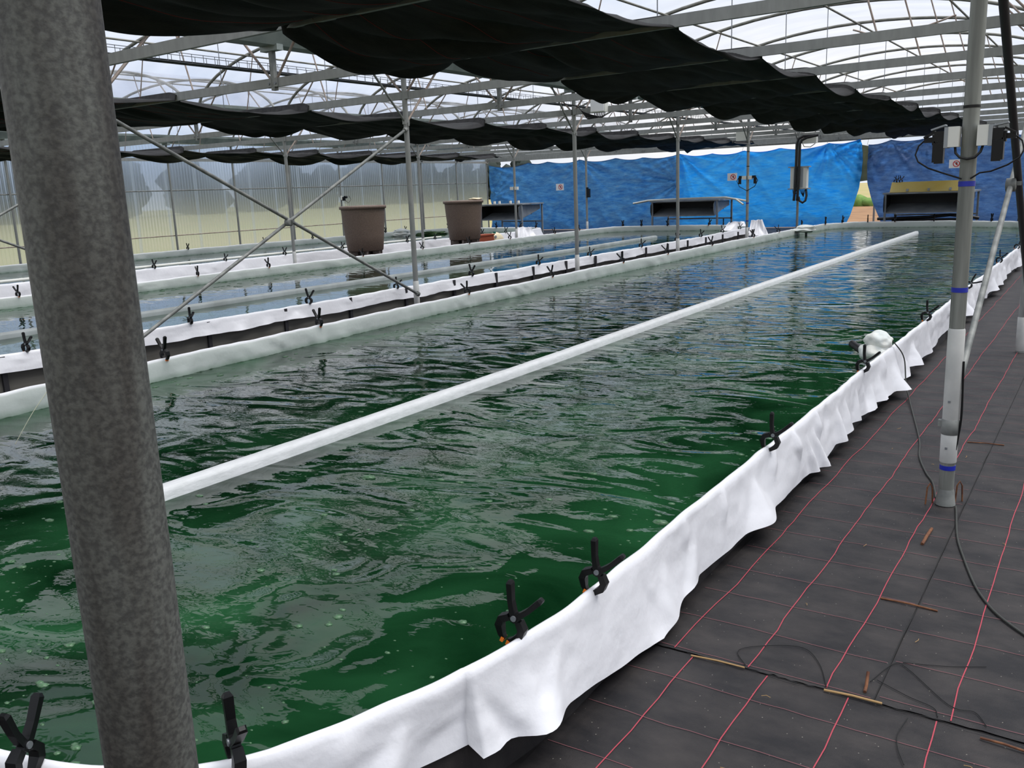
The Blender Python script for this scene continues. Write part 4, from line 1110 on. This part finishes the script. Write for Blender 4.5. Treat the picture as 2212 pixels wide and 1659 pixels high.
t = thing('post_box', 'small black box on the post before the faded blue tarp', 'box', (XC + 0.08, 29.95, 1.62))
MB().box((XC + 0.09, 29.93, 1.60), (0.12, 0.10, 0.32)).box((XC + 0.05, 29.93, 1.78), (0.06, 0.08, 0.06)).build('case', M['black'], t)

# ------------------------------------------------------------------ sacks at the rims
def sack(c, r, label, seed, pipe=None, extra=None):
    t = thing('white_sack', label, 'sack', (c[0], c[1], c[2] - r[2]), 'white sacks at the pond rims')
    q = MB(); q.blob((c[0], c[1], c[2] - 0.25 * r[2]), (r[0], r[1], r[2] * 0.75), 4, 0.25, 1.7, seed=seed)
    q.blob((c[0] + 0.02, c[1] + 0.02, c[2] + 0.55 * r[2]), (r[0] * 0.85, r[1] * 0.8, r[2] * 0.62), 4, 0.25, 1.9, seed=seed + 4)
    q.build('bag', M['bag'], t)
    if pipe: MB().tube(pipe, 0.032, 14).build('pipe', M['blackpipe'], t)
    return t
sack((-1.575, 7.70, 0.40), (0.125, 0.14, 0.125), 'white sack with a black pipe hanging inside the near pond rim', 2.0, pipe=[(-1.62, 7.62, 0.37), (-1.79, 7.84, 0.41)])
sack((-7.42, 26.25, 0.40), (0.30, 0.34, 0.10), 'white sack on the far left corner of the nearest pond', 7.0, pipe=[(-7.38, 26.2, 0.36), (-7.36, 26.15, 0.10)])
sack((-23.2, 26.9, 0.33), (0.36, 0.40, 0.16), 'white sack in the farthest pond beside green algae', 11.0)
t = thing('algae_clump', 'dark green algae clump floating beside the sack in the farthest pond', 'algae', (-22.9, 27.6, ZWATER))
MB().blob((-22.6, 27.95, 0.25), (0.5, 0.55, 0.09), 4, 0.7, 3.0, seed=3).build('clump', M['algae'], t)
def drape(name, label, c, w, h, rz, seed):
    t = thing(name, label, 'sheet', c, 'bunched liner ends')
    R = Matrix.Rotation(rz, 3, 'Z')
    def fn(u, v):
        a = (u - 0.5) * w
        ridge = math.exp(-(v * 2.2) ** 2)
        x = a * (0.55 + 0.45 * v) ; z = h * (1 - v) + 0.05 * ridge * noise.noise(Vector((u * 4, seed, 1)))
        y = -0.05 - 0.34 * v ** 1.5 + 0.10 * noise.noise(Vector((u * 3.2, v * 1.2, seed))) + 0.05 * (1 - 2 * abs(noise.noise(Vector((u * 5 + v, v, seed + 3)))))
        return Vector(c) + R @ Vector((x, y, z))
    o = MB().grid(fn, 40, 20).build('sheet', M['liner'], t)
    md = o.modifiers.new('thickness', 'SOLIDIFY'); md.thickness = 0.006
    return t
drape('liner_flap', 'bunched end of white liner behind the taped post', (-9.45, 28.05, 0.12), 0.62, 0.48, 0.5, 3.0)
drape('liner_flap', 'white liner flap folded over the end of the middle pond', (-10.3, 28.6, 0.25), 0.9, 0.28, 0.0, 9.0)
drape('liner_flap', 'bunched white liner at the near corner of the farthest pond', (-17.0, 26.2, 0.05), 0.9, 0.50, 0.9, 5.0)

# ------------------------------------------------------------------ cords, twine, staples and bits on the ground cloth
def cord(name, pts, r, m, label, cat='cord', group=None, n=6):
    t = thing(name, label, cat, pts[len(pts) // 2], group)
    MB().tube(soft(pts), r, n).build(name if name != cat else 'strand', M[m], t)
    return t
zg = 0.014
cord('power_cord', [(-1.56, 7.72, 0.55), (-1.49, 7.74, 0.50), (-1.43, 7.78, 0.435), (-1.375, 7.86, 0.31), (-1.345, 7.83, 0.11), (-1.28, 7.62, 0.03), (-1.012, 6.5, zg), (-0.933, 6.05, zg), (-0.84, 5.72, zg), (-0.771, 5.53, zg), (-0.715, 5.27, zg)],
     0.0055, 'cord', 'dark cord from the white sack across the ground cloth to the taped post')
cord('power_cord', [(-0.60, 5.17, zg), (-0.586, 5.09, zg), (-0.529, 4.71, zg), (-0.463, 4.436, zg), (-0.396, 4.194, zg), (-0.343, 4.046, zg), (-0.27, 3.90, zg), (-0.162, 3.763, zg), (0.0, 3.6, zg)],
     0.0055, 'cord', 'dark cord curving from the taped post foot to the right picture edge')
cord('post_cable', [(PX + 0.045, PY - 0.01, 0.82), (PX + 0.048, PY - 0.01, 0.70), (PX + 0.052, PY - 0.01, 0.52), (PX + 0.043, PY - 0.01, 0.40), (PX + 0.036, PY - 0.015, 0.33)], 0.006, 'black', 'black cable hanging beside the pale sleeve of the taped post')
tw = [([(-1.025, 3.011), (-1.085, 3.104), (-0.996, 3.196), (-0.875, 3.244), (-0.788, 3.154), (-0.724, 3.007)], 'loop of black thread on the ground cloth seam, left of the staples'),
      ([(-0.599, 3.122), (-0.553, 3.29), (-0.502, 3.28), (-0.336, 3.098), (-0.257, 3.096), (-0.214, 3.028)], 'longest loose black thread running to the right along the seam'),
      ([(-0.525, 3.317), (-0.389, 3.364), (-0.259, 3.435)], 'straight loose black thread pointing right above the seam'),
      ([(-0.58, 3.144), (-0.467, 3.087), (-0.38, 3.056), (-0.358, 3.005)], 'short loose black thread ending at the seam'),
      ([(-0.442, 2.947), (-0.452, 2.844), (-0.439, 2.765), (-0.404, 2.68)], 'loose black thread hanging below the seam at the bottom edge')]
for pts, lb in tw:
    cord('loose_thread', [(x, y, 0.0115) for x, y in pts], 0.0016, 'thread', lb, 'thread', 'loose threads on the cloth', 5)
# frayed slit where the sheets meet
t = thing('frayed_edge', 'dark frayed edge where the ground cloth sheets overlap', 'frayed edge', (-0.567, 4.5, 0.01))
MB().tube([(-0.563 + 0.008 * noise.noise(Vector((y * 3, 0, 0))), y, 0.0095) for y in [3.0 + 0.1 * k for k in range(44)]], [0.0016 + 0.0022 * abs(noise.noise(Vector((k * 0.37, 2, 0)))) for k in range(44)], 5).build('edge', M['thread'], t)
t = thing('frayed_edge', 'black frayed seam across the ground cloth in the foreground', 'frayed edge', (-0.6, 2.99, 0.01))
MB().tube([(x, 2.985 + 0.012 * noise.noise(Vector((x * 9, 0, 0))) - 0.05 * max(0, x + 0.3), 0.010) for x in [-1.25 + 0.03 * k for k in range(50)]], [0.0010 + 0.0034 * abs(noise.noise(Vector((k * 0.4, 4, 0)))) for k in range(50)], 5).build('edge', M['thread'], t)
st = [((-0.716, 6.544), (-0.496, 6.562), 'rust', 0.004, 'rusty staple across the cloth right of the taped post'),
      ((-0.658, 4.78), (-0.664, 4.543), 'rust', 0.008, 'thick rusty staple just below the taped post'),
      ((-0.711, 3.835), (-0.483, 3.821), 'rust', 0.004, 'long rusty staple lying across the cloth halfway to the seam'),
      ((-0.727, 2.985), (-0.533, 2.996), 'straw', 0.0045, 'tan staple lying on the seam near its middle'),
      ((-0.601, 3.044), (-0.607, 3.117), 'rust', 0.006, 'short rusty peg standing by the seam threads'),
      ((-1.229, 2.977), (-1.021, 2.99), 'straw', 0.0035, 'tan staple on the seam at its left end near the skirt'),
      ((-0.223, 2.95), (-0.09, 2.94), 'rust', 0.004, 'rusty staple on the seam at the right picture edge')]
for a, b, m, r, lb in st:
    t = thing('ground_staple', lb, 'staple', ((a[0] + b[0]) / 2, (a[1] + b[1]) / 2, 0), 'ground staples')
    q = [(a[0], a[1], 0.0), (a[0], a[1], 0.012), (b[0], b[1], 0.012 if 'peg' not in lb else 0.05), (b[0], b[1], 0.0 if 'peg' not in lb else 0.049)]
    MB().tube([(a[0], a[1], 0.010), ((a[0] + b[0]) / 2, (a[1] + b[1]) / 2, 0.014), (b[0], b[1], 0.011 if 'peg' not in lb else 0.05)], r, 8).build('pin', M[m], t)
rnd = random.Random(3)
o = MB()
for k in range(26):
    x, y, a, L = rnd.uniform(-1.25, 0.2), 2.3 + 5.5 * rnd.random() ** 1.6, rnd.uniform(0, 3), rnd.uniform(0.015, 0.05)
    o.tube([(x, y, 0.012), (x + 0.5 * L * math.cos(a), y + 0.5 * L * math.sin(a), 0.015), (x + L * math.cos(a + 0.3), y + L * math.sin(a + 0.3), 0.012)], 0.0012, 4)
o = o.build('straw_bits', M['straw']); o['kind'] = 'stuff'; o['label'] = 'scattered bits of dry straw on the ground cloth'; o['category'] = 'straw'
cord('thin_string', [(-6.97, 3.72, 0.42), (-6.5, 3.3, 0.34), (-6.1, 2.95, 0.245)], 0.0025, 'twine', 'thin pale string from the pond rim to the water left of the post', 'string')
# a loose rod sticking out under the roof film
for (a, b, c, lb) in [((-3.9, 16.2, 4.18), (-3.3, 16.3, 4.02), (-2.4, 16.5, 4.25), 'thin bent rod hanging under the roof film left of the socket post')]:
    cord('bent_rod', [a, b, c], 0.016, 'strut', lb, 'rod')

# ------------------------------------------------------------------ spring clamps on the rims
def lever(sg):
    """one lever of the clamp: jaw, bulge, pivot, handle (in the XZ plane)"""
    s = sg
    q = MB()
    jaw = [(s * 0.006, 0, -0.030), (s * 0.020, 0, -0.018), (s * 0.036, 0, 0.008), (s * 0.036, 0, 0.030), (s * 0.016, 0, 0.050)]
    q.tube(jaw, [0.009, 0.012, 0.016, 0.016, 0.014], 4, flat=1.25, smooth=False, upv=(1, 0, 0))
    han = [(s * 0.010, 0, 0.045), (-s * 0.012, 0, 0.068), (-s * 0.030, 0, 0.098), (-s * 0.052, 0, 0.148), (-s * 0.055, 0, 0.156)]
    q.tube(han, [0.012, 0.012, 0.011, 0.012, 0.007], 4, flat=1.4, smooth=False, upv=(1, 0, 0))
    return q
clamp_meshes = dict(l=lever(1).mesh('lever', M['black']), r=lever(-1).mesh('lever', M['black']))
pm = MB().box((0.004, 0, -0.030), (0.010, 0.024, 0.014)); pm2 = MB().box((-0.004, 0, -0.030), (0.010, 0.024, 0.014))
clamp_meshes['p1'] = pm.mesh('jaw_pad', M['orange']); clamp_meshes['p2'] = pm2.mesh('jaw_pad', M['orange'])
sp = MB(); sp.lathe((0, 0, 0.056), [(0.009, -0.016), (0.009, 0.016)], 12, axis='Y'); clamp_meshes['s'] = sp.mesh('spring', M['wire'])
proto = thing('spring_clamp', 'x', 'clamp', (0, 0, 0), 'spring clamps on the pond rims')
def child(name, me, parent, rot=0.0, loc=(0, 0, 0)):
    o = bpy.data.objects.new(name, me); COL.objects.link(o); o.parent = parent; o.rotation_euler = (0, rot, 0); o.location = loc; return o
lv = child('lever', clamp_meshes['l'], proto); rv = child('lever', clamp_meshes['r'], proto)
child('jaw_pad', clamp_meshes['p1'], lv, loc=(0.006, 0, 0)); child('jaw_pad', clamp_meshes['p2'], rv, loc=(-0.006, 0, 0)); child('spring', clamp_meshes['s'], proto)
used = [False]
rnd = random.Random(17)
def clamp(x, y, z, rz, lean, label, sc=1.0, tilt=0.0):
    if not used[0]:
        o = proto; used[0] = True; o['label'] = label
    else:
        o = copy_thing(proto, (0, 0, 0), 0, label)
    o.location = (x, y, z); o.rotation_euler = (tilt, lean, rz); o.scale = (sc, sc, sc)
    return o
def rim_x(poly, y, side):
    best = None
    n = len(poly)
    for i in range(n):
        (x0, y0), (x1, y1) = poly[i], poly[(i + 1) % n]
        if (y0 - y) * (y1 - y) <= 0 and abs(y1 - y0) > 1e-6:
            x = x0 + (x1 - x0) * (y - y0) / (y1 - y0)
            if best is None or (side > 0 and x > best) or (side < 0 and x < best): best = x
    return best
# near pond, skirt side
near = [(-2.16, 0.945, 1.95, 0.10, 'black spring clamp at the bottom left corner, left of the thick post'),
        (-1.735, 1.245, -0.40, 0.34, 'black spring clamp with orange pads just right of the thick foreground post'),
        (-1.492, 2.13, 0.12, 0.40, 'black spring clamp on the crumpled white rim, left of a close pair'),
        (-1.43, 2.56, 0.10, 0.42, 'black spring clamp on the crumpled white rim, right of a close pair'),
        (-1.435, 4.52, 0.05, 0.42, 'black spring clamp alone on the rim halfway to the white sack'),
        (-1.46, 6.72, 0.0, 0.42, 'black spring clamp just in front of the white sack'),
        (-1.47, 9.38, 0.0, 0.40, 'black spring clamp on the rim just left of the taped post'),
        (-1.475, 12.3, 0.0, 0.9, 'black spring clamp on the rim just right of the taped post'),
        (-1.48, 15.85, 0.0, 0.4, 'black spring clamp on the near rim behind the pale diagonal brace'),
        (-1.49, 18.8, 0.0, 0.8, 'black spring clamp on the near rim at the right picture edge')]
for x, y, rz, lean, lb in near:
    clamp(x, y, ZR + 0.012, rz, lean, lb, 1.08)
def line_clamps(ys, poly, side, lean, where, group_word, sc=1.05):
    ys = sorted(ys)
    for k, y in enumerate(ys):
        x = rim_x(poly, y, side)
        clamp(x, y, ZR + 0.012, rnd.uniform(-0.25, 0.25), lean + rnd.uniform(-0.15, 0.15), 'black spring clamp on the %s, %s one back' % (where, ORD[k]), sc * rnd.uniform(0.95, 1.12))
line_clamps([4.91, 6.97, 10.0, 12.4, 15.05, 17.1, 19.6, 22.5, 24.6], P1, -1, -0.28, 'left rim of the nearest pond', '')
line_clamps([4.6, 6.55, 8.45, 10.25, 12.2, 14.35, 16.4, 18.9, 21.0, 22.7, 24.6, 26.3], P2, 1, 0.30, 'white flap edge of the middle pond', '')
line_clamps([7.65, 11.15, 12.95, 15.85, 18.1, 20.15, 22.2, 24.8, 26.4], P2, -1, -0.25, 'far rim of the middle pond', '')
line_clamps([12.15, 14.1, 15.95, 18.0, 20.7, 22.0, 24.2, 25.4], P3, 1, 0.2, 'near rim of the farthest pond', '')
line_clamps([17.5, 20.5, 22.6, 26.2, 27.3], P3, -1, 0.1, 'rim along the corrugated wall', '')
for pts, where in [([(-7.66, 26.7), (-7.55, 28.9), (-7.2, 29.55), (-6.5, 29.83), (-5.7, 29.86), (-4.6, 29.89), (-3.0, 29.4), (-2.3, 29.0)], 'end rim of the nearest pond'),
                   ([(-14.5, 28.75), (-13.9, 29.0), (-12.9, 29.0), (-11.4, 29.0), (-10.9, 29.0)], 'end rim of the middle pond'),
                   ([(-22.4, 28.9), (-21.2, 29.0), (-20.1, 29.0), (-19.0, 29.0), (-18.1, 28.7)], 'end rim of the farthest pond')]:
    for k, (x, y) in enumerate(pts):
        clamp(x, y, ZR + 0.012, 1.57 + rnd.uniform(-0.4, 0.4), rnd.uniform(-0.4, 0.4), 'tiny black clamp on the %s, %s from left' % (where, ORD[k]), 1.25)
for k, (x, a) in enumerate([(-6.05, 0.5), (-5.96, -0.3), (-5.88, 0.2)]):
    clamp(x, 31.36, 1.60, 0.3 * k, a, 'spare black clamp on the yellow board, %s from left' % ORD[k], 1.2)

# ------------------------------------------------------------------ sky, sun, camera
w = bpy.data.worlds.new('sky'); scn.world = w; w.use_nodes = True
nt = w.node_tree; bg = nt.nodes['Background']
tc = nt.nodes.new('ShaderNodeTexCoord')
mp = nt.nodes.new('ShaderNodeMapping'); mp.inputs['Scale'].default_value = (1, 1, 2.6); nt.links.new(tc.outputs['Generated'], mp.inputs[0])
n = nt.nodes.new('ShaderNodeTexNoise'); n.inputs['Scale'].default_value = 2.6; n.inputs['Detail'].default_value = 7; n.inputs['Distortion'].default_value = 0.4
nt.links.new(mp.outputs[0], n.inputs['Vector'])
r = nt.nodes.new('ShaderNodeValToRGB'); r.color_ramp.elements[0].position = 0.36; r.color_ramp.elements[1].position = 0.62
r.color_ramp.elements[0].color = (0.66, 0.76, 0.93, 1); r.color_ramp.elements[1].color = (0.97, 0.97, 0.98, 1)
nt.links.new(n.outputs['Fac'], r.inputs[0]); nt.links.new(r.outputs[0], bg.inputs[0])
bg.inputs[1].default_value = 0.86
sd = bpy.data.lights.new('sun', 'SUN'); sd.energy = 3.4; sd.angle = math.radians(45); sd.color = (1.0, 0.97, 0.92)
so = bpy.data.objects.new('sun', sd); COL.objects.link(so)
so.rotation_euler = Vector((-0.36, -0.22, -1.0)).to_track_quat('-Z', 'Y').to_euler()

cd = bpy.data.cameras.new('camera'); cam = bpy.data.objects.new('camera', cd); COL.objects.link(cam)
cd.sensor_width = 36.0; cd.lens = 36.0 * 1925.0 / 2212.0; cd.clip_start = 0.05; cd.clip_end = 800
Rx = Vector((0.8316536, 0.55396389, -0.03842263)); Ry = -Vector((0.08632466, -0.19732882, -0.97652926)); Rz = -Vector((-0.54854384, 0.80881725, -0.21192997))
cam.matrix_world = Matrix(((Rx.x, Ry.x, Rz.x, 0.0), (Rx.y, Ry.y, Rz.y, 0.0), (Rx.z, Ry.z, Rz.z, 1.8), (0, 0, 0, 1)))
scn.camera = cam
scn.view_settings.view_transform = 'Standard'; scn.view_settings.look = 'None'
scn.view_settings.exposure = 0.22; scn.view_settings.gamma = 1.0; scn.view_settings.use_curve_mapping = False
cy = scn.cycles
cy.max_bounces = 7; cy.diffuse_bounces = 3; cy.glossy_bounces = 3; cy.transmission_bounces = 5; cy.transparent_max_bounces = 40
cy.caustics_reflective = False; cy.caustics_refractive = False
cy.use_denoising = True
